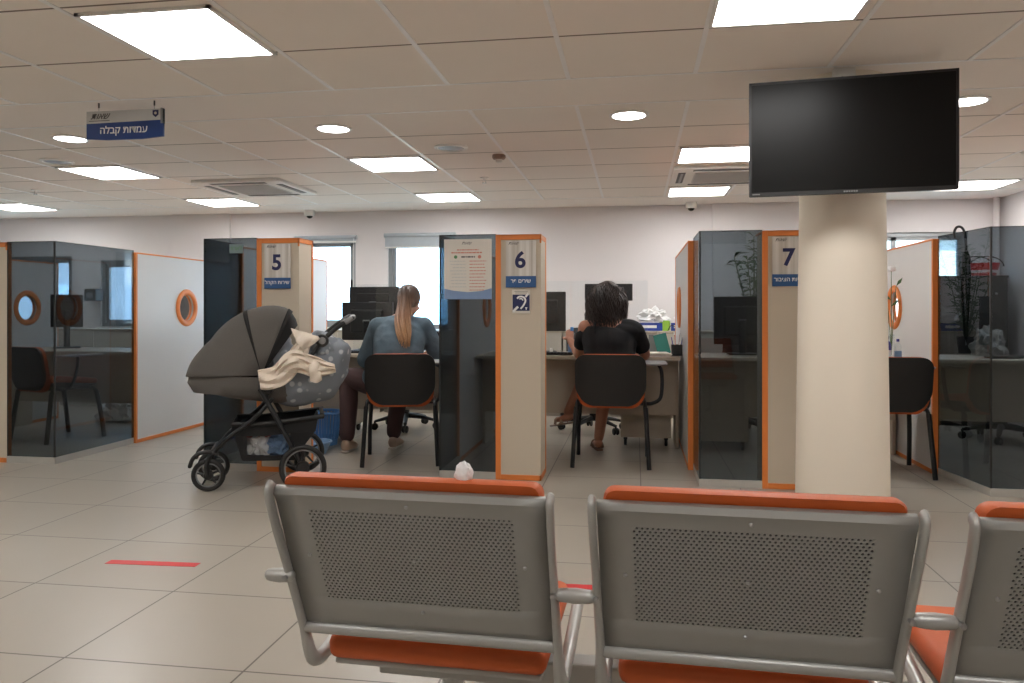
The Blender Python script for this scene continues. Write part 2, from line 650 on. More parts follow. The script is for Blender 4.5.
WINS = [(-8.45, -7.06, .95, 1.84), (-6.66, -5.95, .95, 1.78), (-3.97, -3.30, .95, 2.0), (-2.90, -2.10, .9, 2.02), (2.50, 3.47, .95, 1.985)]
def wall_with_holes(bm, xa, xb, ya, yb, za, zb, holes):
    xs = sorted({xa, xb} | {h[0] for h in holes} | {h[1] for h in holes})
    for i in range(len(xs) - 1):
        a, b = xs[i], xs[i + 1]
        hs = [h for h in holes if h[0] <= a + 1e-6 and h[1] >= b - 1e-6]
        if not hs:
            box(bm, a, b, ya, yb, za, zb)
        else:
            h = hs[0]
            box(bm, a, b, ya, yb, za, h[2])
            box(bm, a, b, ya, yb, h[3], zb)
bm = nb()
wall_with_holes(bm, X0, X1, Y1, Y1 + .2, 0, CEIL + .1, WINS)
struct('wall_back', bm, M['wall'])
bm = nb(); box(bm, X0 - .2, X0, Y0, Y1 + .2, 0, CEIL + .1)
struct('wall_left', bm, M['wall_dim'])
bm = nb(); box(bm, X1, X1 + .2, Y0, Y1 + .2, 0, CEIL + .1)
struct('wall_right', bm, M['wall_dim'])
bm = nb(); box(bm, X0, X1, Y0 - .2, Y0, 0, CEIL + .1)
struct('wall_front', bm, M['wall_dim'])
# shallow pilasters on the rear wall
bm = nb(); box(bm, -5.66, -4.89, Y1 - .05, Y1 + .001, 0, CEIL)
struct('trim_3', bm, M['wall'])
bm = nb(); box(bm, .84, 2.2, Y1 - .05, Y1 + .001, 0, CEIL)
struct('trim_4', bm, M['wall'])
bm = nb(); tube(bm, [(X1 - .06, Y1 - .07, 0), (X1 - .06, Y1 - .07, CEIL)], .03, 12)
struct('trim_5', bm, M['wall'], smooth=40)
bm = nb(); box(bm, X0, X1, Y1 - .012, Y1, 0, .07)
struct('baseboard_back', bm, M['kick'])

for i, (xa, xb, za, zb) in enumerate(WINS):
    fr = nb()
    yy = Y1 + .03
    for (a, b, c, d) in ((xa, xa + .045, za, zb), (xb - .045, xb, za, zb), (xa, xb, za, za + .045), (xa, xb, zb - .045, zb)):
        box(fr, a, b, yy, yy + .09, c, d)
    w = struct('window_%d' % (i + 1), fr, M['alu'])
    s = nb()
    a0, b0, c0, d0 = xa + .045, xb - .045, za + .045, zb - .045
    for (a, b, c, d) in ((a0, a0 + .04, c0, d0), (b0 - .04, b0, c0, d0), (a0, b0, c0, c0 + .04), (a0, b0, d0 - .04, d0)):
        box(s, a, b, yy + .02, yy + .06, c, d)
    if i == 4:
        box(s, 2.72, 2.77, yy + .02, yy + .06, c0, d0)
    obj('sash', s, M['alu'], w)
    p = nb(); box(p, a0 + .04, b0 - .04, yy + .036, yy + .042, c0 + .04, d0 - .04)
    obj('pane', p, M['clear'], w)
    h = nb(); rbox(h, b0 - .03, b0 - .012, yy + .002, yy + .02, (za + zb) / 2 - .1, (za + zb) / 2 + .04, .004)
    obj('handle', h, M['black'], w)
    s = nb(); box(s, xa - .03, xb + .03, Y1 - .04, Y1 + .03, za - .03, za)
    obj('sill', s, M['white_plastic'], w)

def blind(xa, xb, z0, z1, lab):
    t = thing('roller_blind', lab, 'blind', ((xa + xb) / 2, Y1 - .04, z1))
    w = (xb - xa) / 2
    b = nb(); tube(b, [(-w, 0, -.025), (w, 0, -.025)], .025, 14)
    obj('roll', b, M['blind'], t, smooth=40)
    b = nb(); box(b, -w + .01, w - .01, -.002, .001, z0 - z1, -.025)
    obj('cloth', b, M['blind'], t)
    b = nb(); rbox(b, -w + .01, w - .01, -.008, .006, z0 - z1 - .02, z0 - z1, .004)
    obj('bottom_bar', b, M['white_plastic'], t)
    b = nb(); tube(b, [(w - .03, -.02, -.02), (w - .03, -.02, -.75)], .003, 6)
    obj('cord', b, M['white_plastic'], t)
blind(-2.93, -2.07, 1.9, 2.06, 'grey roller blind rolled almost up over the window behind the seated denim jacket')
blind(-4.05, -3.27, 1.975, 2.045, 'grey roller blind rolled fully up above the window right of the 5 pillar')

# ------------------------------------------------------------------ outside
bm = nb(); box(bm, -40, 40, Y1 + .2, 60, -3.2, -3.0)
struct('trim_6', bm, M['yard'])
def house(x, y, w, d, h, rows, cols, lab, mat='facade'):
    t = thing('building', lab, 'building', (x, y, -3))
    b = nb(); box(b, -w / 2, w / 2, 0, d, 0, h)
    obj('wall', b, M[mat], t)
    b = nb(); box(b, -w / 2 - .2, w / 2 + .2, -.3, d + .2, h, h + .25)
    obj('roof', b, M[mat], t)
    for i in range(rows):
        for j in range(cols):
            cx = -w / 2 + (j + .5) * w / cols; cz = 1.2 + i * 2.6
            if cz + 1.3 > h: continue
            b = nb(); box(b, cx - .6, cx + .6, -.05, .02, cz, cz + 1.2)
            obj('window', b, M['facwin'], t)
house(8.5, 24, 8, 6, 6.2, 2, 3, 'pale building outside the right rear window')
house(-19.5, 23, 11, 7, 8.5, 3, 4, 'grey building added outside the far left rear windows to dim the sky there', 'dimfacade')  # added house, hides the bright sky behind the left windows

# ------------------------------------------------------------------ ceiling fittings
def ceiling_light(cx, cy, lab):
    t = thing('ceiling_light', lab, 'ceiling light', (cx, cy, CEIL), 0, 'square recessed ceiling lights')
    f = nb(); a = .290
    for (x0, x1, y0, y1) in ((-a, a, -a, -a + .016), (-a, a, a - .016, a), (-a, -a + .016, -a, a), (a - .016, a, -a, a)):
        box(f, x0, x1, y0, y1, -.012, .0)
    obj('frame', f, M['white_metal'], t)
    d = nb(); box(d, -a + .014, a - .014, -a + .014, a - .014, -.009, -.002)
    obj('diffuser', d, M['lightpanel'], t)
    return t
LX = lambda c: -.967 + .63 * c + .315
lights = [
    (LX(-2), 3.075, 'big square ceiling light nearest the blue hanging sign'),
    (.587, 3.03, 'big square ceiling light at the top edge above the television'),
    (LX(-2), 6.045, 'square ceiling light between the two ceiling speakers, over the 5 booth'),
    (LX(-6), 6.045, 'square ceiling light behind and below the blue hanging sign'),
    (LX(2), 6.045, 'square ceiling light left of the television, nearer one of the pair'),
    (LX(6), 6.045, 'square ceiling light cut by the right edge of the photo'),
    (LX(-10), 7.90, 'square ceiling light at the far left edge near the rear wall'),
    (LX(-6), 7.90, 'square ceiling light by the air conditioner, close to the rear wall on the left'),
    (LX(-2), 7.90, 'square ceiling light nearest the rear wall between pillars 5 and 6'),
    (LX(2), 7.90, 'square ceiling light below the air conditioner beside the television'),
    (LX(6), 7.90, 'square ceiling light right of the television near the rear wall'),
    (LX(-6), 3.075, 'square ceiling light out at the left of the waiting area'),
    (LX(6), 3.075, 'square ceiling light out at the right of the waiting area'),
    (LX(-10), 3.075, 'square ceiling light at the far left of the waiting area'),
    (LX(-2), .0, 'square ceiling light above the left of the waiting bench'),
    (LX(2), .0, 'square ceiling light above the right of the waiting bench'),
    (LX(-6), .0, 'square ceiling light behind the camera on the left'),
]
for a in lights:
    ceiling_light(*a)

def downlight(cx, cy, lab):
    t = thing('downlight', lab, 'downlight', (cx, cy, CEIL), 0, 'round recessed downlights')
    b = nb(); lathe(b, [(.118, 0), (.12, -.006), (.104, -.012), (.098, -.009), (.098, 0)], n=32)
    obj('rim', b, M['white_metal'], t, smooth=40)
    b = nb(); lathe(b, [(.0005, -.0085), (.1, -.0085), (.1, -.001), (.0005, -.001)], n=32)
    obj('diffuser', b, M['downlight'], t)
for a in ((-3.82, 4.80, 'lit round downlight beside the blue hanging sign'),
          (-1.93, 4.80, 'lit round downlight between the hanging sign and the ceiling speaker'),
          (-.04, 4.75, 'lit round downlight above the space between pillars 6 and 7'),
          (1.84, 4.73, 'lit round downlight just right of the television')):
    downlight(*a)

def speaker(cx, cy, lab):
    t = thing('ceiling_speaker', lab, 'speaker', (cx, cy, CEIL), 0, 'round ceiling speakers')
    b = nb(); lathe(b, [(.12, 0), (.122, -.008), (.102, -.014), (.096, -.008), (.096, 0)], n=32)
    obj('ring', b, M['white_metal'], t, smooth=40)
    b = nb(); lathe(b, [(.0005, -.012), (.06, -.011), (.098, -.006), (.098, 0), (.0005, 0)], n=32)
    obj('grille', b, M['grey'], t, smooth=40)
speaker(-1.316, 5.495, 'unlit round ceiling speaker with a silver ring, above pillar 6')
speaker(-4.513, 5.523, 'unlit round ceiling speaker with a silver ring, left of the hanging sign')

def cassette(cx, cy, lab):
    t = thing('air_conditioner', lab, 'air conditioner', (cx, cy, CEIL), 0, 'ceiling cassette air conditioners')
    b = nb(); prism(b, rrect(-.43, .43, -.43, .43, .03), -.03, 0, 'XY')
    obj('panel', b, M['white_plastic'], t, bevel=.006)
    b = nb()
    box(b, -.25, .25, -.25, .25, -.034, -.028)
    for i in range(14):
        y = -.24 + i * .0369
        box(b, -.24, .24, y - .005, y + .005, -.04, -.034)
    obj('grille', b, M['grille'], t)
    for (x0, x1, y0, y1) in ((-.27, .27, -.385, -.325), (-.27, .27, .325, .385), (-.385, -.325, -.27, .27), (.325, .385, -.27, .27)):
        b = nb(); box(b, x0, x1, y0, y1, -.0315, -.028)
        lv = obj('outlet', b, M['black'], t)
        b = nb()
        if x1 - x0 > y1 - y0:
            box(b, x0 + .02, x1 - .02, (y0 + y1) / 2 - .008, (y0 + y1) / 2 + .012, -.036, -.031)
        else:
            box(b, (x0 + x1) / 2 - .008, (x0 + x1) / 2 + .012, y0 + .02, y1 - .02, -.036, -.031)
        obj('flap', b, M['grey'], lv)
cassette(-3.56, 6.95, 'white cassette air conditioner in the ceiling over the 5 booth')
cassette(.74, 6.93, 'white cassette air conditioner in the ceiling partly behind the television')

# smoke detector, sprinklers, dome cameras
t = thing('smoke_detector', 'small brownish smoke detector on a ceiling grid bar', 'detector', (-1.024, 5.83, CEIL))
b = nb(); lathe(b, [(.05, 0), (.052, -.02), (.045, -.032), (.03, -.036), (.0005, -.036)], n=24)
obj('base', b, M['brownplastic'], t, smooth=40)
b = nb(); lathe(b, [(.026, -.036), (.028, -.052), (.018, -.06), (.0005, -.061)], n=20)
obj('sensor_cap', b, M['white_plastic'], t, smooth=40)

def sprinkler(cx, cy, lab):
    t = thing('sprinkler', lab, 'sprinkler', (cx, cy, CEIL), 0, 'ceiling sprinklers')
    b = nb(); lathe(b, [(.04, 0), (.038, -.008), (.012, -.01), (.012, -.03), (.0005, -.03)], n=20)
    obj('flange', b, M['white_metal'], t, smooth=40)
    b = nb(); lathe(b, [(.0005, -.05), (.022, -.05), (.022, -.047), (.0005, -.047)], n=16)
    tube(b, [(-.011, 0, -.028), (-.013, 0, -.04), (0, 0, -.05)], .003, 6)
    tube(b, [(.011, 0, -.028), (.013, 0, -.04), (0, 0, -.05)], .003, 6)
    obj('deflector', b, M['chrome'], t)
sprinkler(-1.325, 6.80, 'small ceiling sprinkler between the smoke detector and the rear wall')
sprinkler(-5.81, 6.82, 'small ceiling sprinkler at the far left between two square lights')

def dome_cam(cx, cy, lab):
    t = thing('dome_camera', lab, 'security camera', (cx, cy, CEIL), 0, 'white dome cameras')
    b = nb(); lathe(b, [(.06, 0), (.062, -.05), (.055, -.068), (.0005, -.068)], n=24)
    obj('housing', b, M['white_plastic'], t, smooth=40)
    b = nb(); ell(b, (0, 0, -.066), (.036, .036, .03))
    obj('dome', b, M['screen'], t, smooth=60)
dome_cam(-3.80, 8.72, 'white dome security camera near the rear wall, left of pillar 5')
dome_cam(.60, 8.72, 'white dome security camera near the rear wall, left of the television')

# ------------------------------------------------------------------ round column and television
t = thing('round_column', 'beige round column carrying the black television', 'column', (1.051, 4.24, 0))
b = nb(); lathe(b, [(.228, 0), (.226, .3), (.207, 1.7), (.204, CEIL)], n=64)
obj('shaft', b, M['column'], t, smooth=60)
# television, turned a little
L_ = Vector((.539, 3.882, 0)); R_ = Vector((1.436, 3.777, 0))
ang = math.atan2(R_.y - L_.y, R_.x - L_.x)
wid = (R_ - L_).length
mid = (L_ + R_) / 2
t = thing('television', 'large black switched-off television mounted on the round column', 'television', (mid.x, mid.y, 1.967), ang)
hw, hh = wid / 2, .272
b = nb(); rbox(b, -hw, hw, 0, .03, -hh, hh, .006)
rbox(b, -hw * .7, hw * .7, .028, .06, -hh * .75, hh * .6, .015)
obj('housing', b, M['black'], t, smooth=30)
b = nb()
bz = .011
for (x0, x1, z0, z1) in ((-hw, hw, hh - bz, hh), (-hw, hw, -hh, -hh + .018), (-hw, -hw + bz, -hh, hh), (hw - bz, hw, -hh, hh)):
    box(b, x0, x1, -.005, .002, z0, z1)
obj('bezel', b, M['black'], t)
b = nb(); box(b, -hw + bz, hw - bz, -.002, .001, -hh + .018, hh - bz)
obj('screen', b, M['tvscreen'], t)
b = nb()
for i in range(6):
    box(b, -.03 + i * .0105, -.022 + i * .0105, -.0062, -.005, -hh + .006, -hh + .0125)
obj('maker_mark', b, M['grey'], t)
b = nb(); box(b, -hw + .015, -hw + .05, -.0062, -.005, -hh + .007, -hh + .011)
obj('marking', b, M['grey'], t)
b = nb()
rbox(b, -.06, .16, .06, .085, -.12, .12, .004)
tube(b, [(.05, .085, 0), (.065, .20, 0)], .022, 10)
obj('wall_bracket', b, M['blackm'], t)
# small junction box on the column above the screen
t = thing('junction_box', 'small white socket box above the television top edge', 'socket', (1.0, 4.0, 2.275))
b = nb(); rbox(b, -.05, .05, -.025, .025, -.035, .05, .005)
obj('housing', b, M['white_plastic'], t)
b = nb(); lathe(b, [(.0005, -.029), (.011, -.029), (.011, -.024), (.0005, -.024)], c=(-.012, 0, -.005), n=14, axis='Y')
obj('socket_hole', b, M['black'], t)

# ------------------------------------------------------------------ hanging sign
HS = thing('hanging_sign', 'blue and grey sign with white writing hanging from the ceiling', 'sign', (-2.854, 4.02, 2.13))
sw = .237
b = nb()
prism(b, [(-sw, -.004), (-sw * .5, -.012), (sw * .45, -.012), (sw, -.002), (sw, .09), (-sw, .082)], -.008, .008, 'XZ')
obj('blue_panel', b, M['signdeep'], HS)
b = nb(); prism(b, [(-sw, .082), (sw, .09), (sw, .152), (-sw, .152)], -.008, .008, 'XZ')
obj('grey_panel', b, M['grille'], HS)
b = nb(); box(b, sw - .012, sw, -.012, .012, .07, .155)
obj('end_clip', b, M['grey'], HS)
lettering('lettering', heb('עמדות קבלה'), .056, M['white'], HS, (-.005, -.0095, .040), bold=.0006)
lettering('logo', heb('שאות'), .05, M['ink'], HS, (-.155, -.0095, .122), shear=.45, bold=.0004)
b = nb(); box(b, -sw + .016, -sw + .145, -.0095, -.008, .095, .0985)
obj('logo_underline', b, M['ink'], HS)
b = nb()
prism(b, [(.175, .145), (.211, .145), (.211, .12), (.193, .105), (.175, .12)], -.0095, -.008, 'XZ')
obj('emblem', b, M['navy'], HS)
b = nb(); lathe(b, [(.0005, -.0102), (.008, -.0102), (.008, -.0094), (.0005, -.0094)], c=(.193, 0, .128), n=16, axis='Y')
obj('emblem_center', b, M['brushed'], HS)
for x in (-.165, .18):
    b = nb(); tube(b, [(x, 0, .15), (x, 0, CEIL - 2.13)], .0018, 6)
    obj('wire', b, M['chrome'], HS)
    b = nb(); tube(b, [(x, 0, .172), (x, 0, CEIL - 2.13)], .0045, 8)
    obj('hook', b, M['ink'], HS)

# ================================================================== booth front units
TOP = 1.665
FY = 5.22
def pillar(x0, x1, depth, lab, y=FY):
    t = thing('booth_pillar', lab, 'pillar', ((x0 + x1) / 2, y, 0), 0, 'orange edged booth pillars')
    w = (x1 - x0) / 2
    b = nb(); box(b, -w + .012, w - .004, .006, depth - .006, 0, TOP - .012)
    obj('core', b, M['beige'], t)
    b = nb()
    e = .036
    def ring(ya, yb, wa, wb):
        box(b, wa, wa + e, ya, yb, 0, TOP)
        box(b, wa + e, wb, ya, yb, TOP - e, TOP)
        box(b, wa + e, wb, ya, yb, 0, e)
    ring(0, .012, -w, w)
    box(b, w - .012, w, 0, .012, TOP - .06, TOP)
    # rear edging seen round the right-hand corner, and the top cap
    box(b, w - .014, w, depth - .03, depth, 0, TOP)
    box(b, w - .014, w, 0, depth, TOP - e, TOP)
    box(b, w - .014, w, 0, depth, 0, e)
    box(b, -w, w, .0, depth, TOP - .01, TOP)
    obj('edging', b, M['orange'], t, bevel=.003)
    return t

def glass_unit(x0, x1, side, ylen, lab, y=FY, skew=0):
    """front pane x0..x1; side pane at the 'L' or 'R' end running back"""
    t = thing('glass_screen', lab, 'glass screen', ((x0 + x1) / 2, y, 0), 0, 'smoked glass booth screens')
    w = (x1 - x0) / 2
    th = .008
    sx = -w if side == 'L' else w
    b = nb(); box(b, -w + (.011 if side == 'L' else 0), w - (.011 if side == 'R' else 0), .004, .004 + th, .05, TOP)
    obj('front_pane', b, M['glass'], t)
    b = nb(); box(b, min(sx, sx + (th if side == 'L' else -th)), max(sx, sx + (th if side == 'L' else -th)), .012, ylen, .05, TOP)
    def lean(b):
        for v in b.verts:
            v.co.x += skew * max(0, v.co.y - .02) / ylen
    lean(b)
    obj('side_pane', b, M['glass'], t)
    b = nb()
    xa, xb = (sx, sx + .011) if side == 'L' else (sx - .011, sx)
    box(b, xa, xb, .002, .012, .05, TOP)
    obj('corner_edge', b, M['glassedge'], t)
    b = nb(); box(b, -w, w, .004, .013, TOP, TOP + .004)
    box(b, xa, xb, .013, ylen, TOP, TOP + .004)
    lean(b)
    obj('top_edge', b, M['glassedge'], t)
    b = nb(); box(b, -w, w, 0, .03, 0, .05)
    xa, xb = (sx, sx + .03) if side == 'L' else (sx - .03, sx)
    box(b, xa, xb, .03, ylen, 0, .05)
    lean(b)
    obj('base_strip', b, M['kick'], t)
    return t

def partition(x, ya, yb, cy, lab, ztop=1.648, cz=1.175, r=.135):
    """white panel running back from ya to yb, with a round port"""
    t = thing('partition_panel', lab, 'partition', (x, ya, 0), 0, 'white booth partitions with a round port')
    th = .018
    L = yb - ya; c = cy - ya
    b = nb()
    N = 48
    def rect_pt(a):
        # point on the square-ish outline about the port, then out to the panel border
        return (c + r * math.cos(a), cz + r * math.sin(a))
    inner, outer = [], []
    hx, hz = r + .04, r + .04
    for k in range(N):
        a = 2 * PI * k / N
        ca, sa = math.cos(a), math.sin(a)
        s = min(hx / max(abs(ca), 1e-6), hz / max(abs(sa), 1e-6))
        inner.append((c + r * ca, cz + r * sa)); outer.append((c + s * ca, cz + s * sa))
    for xx in (-th, th):
        vi = [b.verts.new((xx, u, v)) for u, v in inner]
        vo = [b.verts.new((xx, u, v)) for u, v in outer]
        for k in range(N):
            b.faces.new((vi[k], vi[(k + 1) % N], vo[(k + 1) % N], vo[k]))
        if xx < 0:
            first = vi
        else:
            for k in range(N):
                b.faces.new((first[k], first[(k + 1) % N], vi[(k + 1) % N], vi[k]))
    # border pieces
    def piece(u0, u1, v0, v1):
        if u1 - u0 > 1e-4:
            box(b, -th, th, u0, u1, v0, v1)
    q = hx * .9999
    piece(.012, c - q, .0, ztop); piece(c + q, L, .0, ztop)
    piece(c - q, c + q, 0, cz - q); piece(c - q, c + q, cz + q, ztop)
    obj('board', b, M['panel'], t, recalc=True)
    b = nb()
    box(b, -.022, .022, 0, .024, 0, ztop + .004)
    box(b, -.022, .022, .024, L, ztop - .008, ztop + .006)
    box(b, -.022, .022, .024, L, 0, .03)
    box(b, -.022, .022, L - .012, L, .03, ztop)
    obj('edging', b, M['orange'], t, bevel=.002)
    for s in (-1, 1):
        b = nb(); torus(b, (s * .022, c, cz), r + .016, .028, 40, 8, 'X', ry=.016)
        obj('port_ring', b, M['orange'], t, smooth=60)
    b = nb(); lathe(b, [(.0005, -.003), (r, -.003), (r, .003), (.0005, .003)], c=(0, c, cz), n=40, axis='X')
    obj('port_pane', b, M['clear'], t)
    return t

pillar(-2.675, -2.353, .25, 'orange edged beige pillar with the number 5 sign, behind the pram')
pillar(-.94, -.627, .3, 'orange edged beige pillar with the number 6 sign and the ear symbol')
pillar(.807, 1.13, .3, 'orange edged beige pillar with the number 7 sign, left of the round column')
pillar(-5.02, -4.69, .05, 'orange edged beige pillar cut off by the left edge of the photo')
pillar(2.54, 2.86, .3, 'orange edged beige pillar out at the far right')
glass_unit(-3.085, -2.675, 'L', .54, 'dark smoked glass screen left of pillar 5, behind the pram')
glass_unit(-1.335, -.94, 'L', .54, 'dark smoked glass screen with a paper poster, left of pillar 6')
glass_unit(.41, .807, 'L', .54, 'dark smoked glass screen left of pillar 7, leaves seen through it')
glass_unit(2.165, 2.54, 'L', .63, 'dark smoked glass screen at the right edge with an umbrella hooked on it', skew=-.08)
glass_unit(-4.69, -4.285, 'R', .93, 'dark bluish smoked glass screen at the left edge of the photo')
partition(-3.085, 5.745, 7.46, 6.85, 'white partition running back behind pillar 5')
partition(-1.335, 5.745, 7.46, 6.85, 'white partition running back behind the poster glass and pillar 6')
partition(.395, 5.745, 7.6, 6.85, 'white partition seen edge-on left of the glass by pillar 7')
partition(2.08, 5.865, 7.46, 6.69, 'white partition right of the round column, its orange ring half hidden')
partition(-4.29, 6.155, 7.75, 6.93, 'white partition with round port between the left glass and the pram')
partition(-6.1, 5.8, 7.46, 7.03, 'white partition seen through the left smoked glass')

# number signs on the pillars
def number_sign(n, x0, x1, sub, lab):
    t = thing('number_sign', lab, 'sign', ((x0 + x1) / 2, FY - .001, 1.46), 0, 'silver and blue number signs')
    w = (x1 - x0) / 2
    b = nb(); box(b, -w, w, -.008, 0, -.078, .162)
    obj('silver_plate', b, M['brushed'], t, bevel=.0015)
    b = nb(); box(b, -w, w, -.01, 0, -.155, -.078)
    obj('blue_plate', b, M['signblue'], t, bevel=.0015)
    lettering('numeral', n, .152, M['navy'], t, (-.004, -.009, .026), bold=.0042)
    lettering('lettering', heb(sub), .036, M['white'], t, (0, -.0112, -.112), bold=.0004)
    lettering('logo', heb('שאות'), .03, M['ink'], t, (-w + .05, -.009, .143), shear=.45)
    return t
number_sign('5', -2.612, -2.415, 'שירות הקהל', 'silver and blue sign reading 5 on the pillar above the pram')
number_sign('6', -.868, -.662, 'שירים פר', 'silver and blue sign reading 6 on the pillar with the ear symbol')
number_sign('7', .868, 1.075, 'פניות הציבור', 'silver and blue sign reading 7, partly hidden by the round column')

# hearing-loop sign under the 6
t = thing('hearing_sign', 'small dark blue sign with a white ear symbol below the 6', 'sign', (-.764, FY - .001, 1.205))
b = nb(); box(b, -.062, .062, -.003, 0, -.075, .085)
obj('backing', b, M['paper'], t)
b = nb(); box(b, -.058, .058, -.0045, -.003, -.058, .052)
obj('blue_square', b, M['navy'], t)
b = nb()
def stroke(pts, r):
    tube(b, [(p[0], -.0048, p[1]) for p in smooth_path([(q[0], q[1], 0) for q in pts], 5)], r, 6, ry=.0008, up=(0, 1, 0))
stroke([(-.026, .024), (-.016, .036), (.006, .038), (.024, .028), (.03, .008), (.018, -.018), (.006, -.034), (-.004, -.044)], .006)
stroke([(-.012, .022), (.004, .024), (.014, .012)], .004)
stroke([(-.054, -.064), (-.038, -.046), (-.02, -.03)], .008)
stroke([(.03, .036), (.042, .05), (.05, .058)], .007)
stroke([(.03, -.034), (.035, -.044), (.035, -.052)], .003)
stroke([(.041, -.034), (.035, -.044)], .003)
obj('ear_symbol', b, M['white'], t)
b = nb()
for i, (a, c) in enumerate(((-.045, .045), (-.04, .04))):
    box(b, a, c, -.0036, -.003, .072 - i * .011, .0755 - i * .011)
obj('printed_lines', b, M['grey'], t)

# poster on the glass
t = thing('paper_poster', 'white paper poster of printed columns stuck on the smoked glass', 'poster', (-1.133, FY + .002, 1.432))
pw, ph = .166, .205
b = nb(); box(b, -pw, pw, -.0015, 0, -ph, ph)
obj('sheet', b, M['paper'], t)
b = nb()
top = [(-pw, -ph + .072), (-pw * .6, -ph + .058), (0, -ph + .048), (pw * .6, -ph + .056), (pw, -ph + .075)]
prism(b, [(-pw, -ph), (pw, -ph)] + top[::-1], -.0024, -.0015, 'XZ')
obj('wave_band', b, M['poster_blue'], t)
def lines(name, mat, rows):
    b = nb()
    for (xa, xb, z, h) in rows:
        x = xa
        while x < xb - .004:
            w = min(random.uniform(.008, .026), xb - x)
            box(b, x, x + w, -.0022, -.0015, z - h / 2, z + h / 2)
            x += w + .004
    obj(name, b, mat, t)
lines('red_heading', M['redink'], [(-.075, .075, .132, .008), (-.115, .1, .113, .009)])
lines('dark_heading', M['ink'], [(-.045, .05, .084, .01)])
lines('left_column', M['grille'], [(-.13 + random.uniform(0, .03), -.01, .055 - i * .022, .005) for i in range(9)])
lines('right_column', M['redink'], [(.012, .13 - random.uniform(0, .02), .055 - i * .022, .0055) for i in range(10)])
lettering('logo', heb('שאות'), .03, M['ink'], t, (-.01, -.002, .178), shear=.45)
for nm, x, m in (('green_dot', -.085, 'greenink'), ('red_dot', .082, 'redink')):
    b = nb(); lathe(b, [(.0005, -.0024), (.012, -.0024), (.012, -.0014), (.0005, -.0014)], c=(x, 0, .084), n=16, axis='Y')
    obj(nm, b, M[m], t)
lines('footer', M['white'], [(-.09, .1, -ph + .02, .004)])

# small notice before the glass by pillar 5, dimming painted into its grey
t = thing('paper_notice', 'small notice painted dim grey in front of the smoked glass left of the 5', 'notice', (-2.83, FY + .0025, 1.595))
b = nb(); box(b, -.055, .05, 0, .001, -.035, .03)
obj('sheet', b, M['dimcard'], t)
lettering('lettering', heb('לארוז'), .04, M['greenink'], t, (-.002, -.0006, 0), depth=.0002)

# red floor tapes
def tape(x0, y0, x1, y1, lab):
    b = nb()
    d = Vector((x1 - x0, y1 - y0, 0)); n = Vector((-d.y, d.x, 0)).normalized() * .026
    L = d.length
    k = 14
    cs = []
    for i in range(k + 1):
        p = d * (i / k)
        w = 1 + .05 * math.sin(i * 2.3)
        cs.append((b.verts.new((p + n * w)), b.verts.new((p - n * w)), b.verts.new((p + n * w + Vector((0, 0, .0012)))), b.verts.new((p - n * w + Vector((0, 0, .0012))))))
    for i in range(k):
        a, c = cs[i], cs[i + 1]
        b.faces.new((a[2], a[3], c[3], c[2])); b.faces.new((a[0], c[0], c[1], a[1]))
        b.faces.new((a[0], a[2], c[2], c[0])); b.faces.new((a[1], c[1], c[3], a[3]))
    b.faces.new((cs[0][0], cs[0][1], cs[0][3], cs[0][2])); b.faces.new((cs[-1][0], cs[-1][2], cs[-1][3], cs[-1][1]))
    tag(obj('floor_tape', b, M['tape'], loc=(x0, y0, .0004)), lab, 'tape', 'red distancing tapes on the floor')
tape(-2.382, 3.234, -1.952, 3.256, 'red tape strip stuck on the open floor at the left')
tape(-.52, 3.24, -.09, 3.252, 'red tape strip on the floor seen between the two nearest chair backs')

# ================================================================== waiting bench (seen from behind)
bench = thing('waiting_bench', 'grey perforated metal waiting bench with orange cushions in the foreground', 'bench', (-.113, 1.385, 0), R(-2.1))
PITCH = .615
# profile of the back in (y forward, z): index 0 = bottom of the perforated sheet
PROF = [(.132, .496), (.110, .545), (.079, .612), (.049, .68), (.022, .745), (.006, .782), (-.006, .80), (-.003, .811), (.008, .814)]
def prof_pts():
    acc = [0]
    for i in range(1, len(PROF)):
        acc.append(acc[-1] + math.dist(PROF[i], PROF[i - 1]))
    return acc
ACC = prof_pts()
def on_prof(s, off=0):
    s = max(0, min(ACC[-1], s))
    for i in range(1, len(ACC)):
        if s <= ACC[i] + 1e-9:
            t = (s - ACC[i - 1]) / (ACC[i] - ACC[i - 1])
            y = PROF[i - 1][0] + t * (PROF[i][0] - PROF[i - 1][0]); z = PROF[i - 1][1] + t * (PROF[i][1] - PROF[i - 1][1])
            d = Vector((PROF[i][0] - PROF[i - 1][0], PROF[i][1] - PROF[i - 1][1])).normalized()
            return y + d.y * off, z - d.x * off
    return PROF[-1]

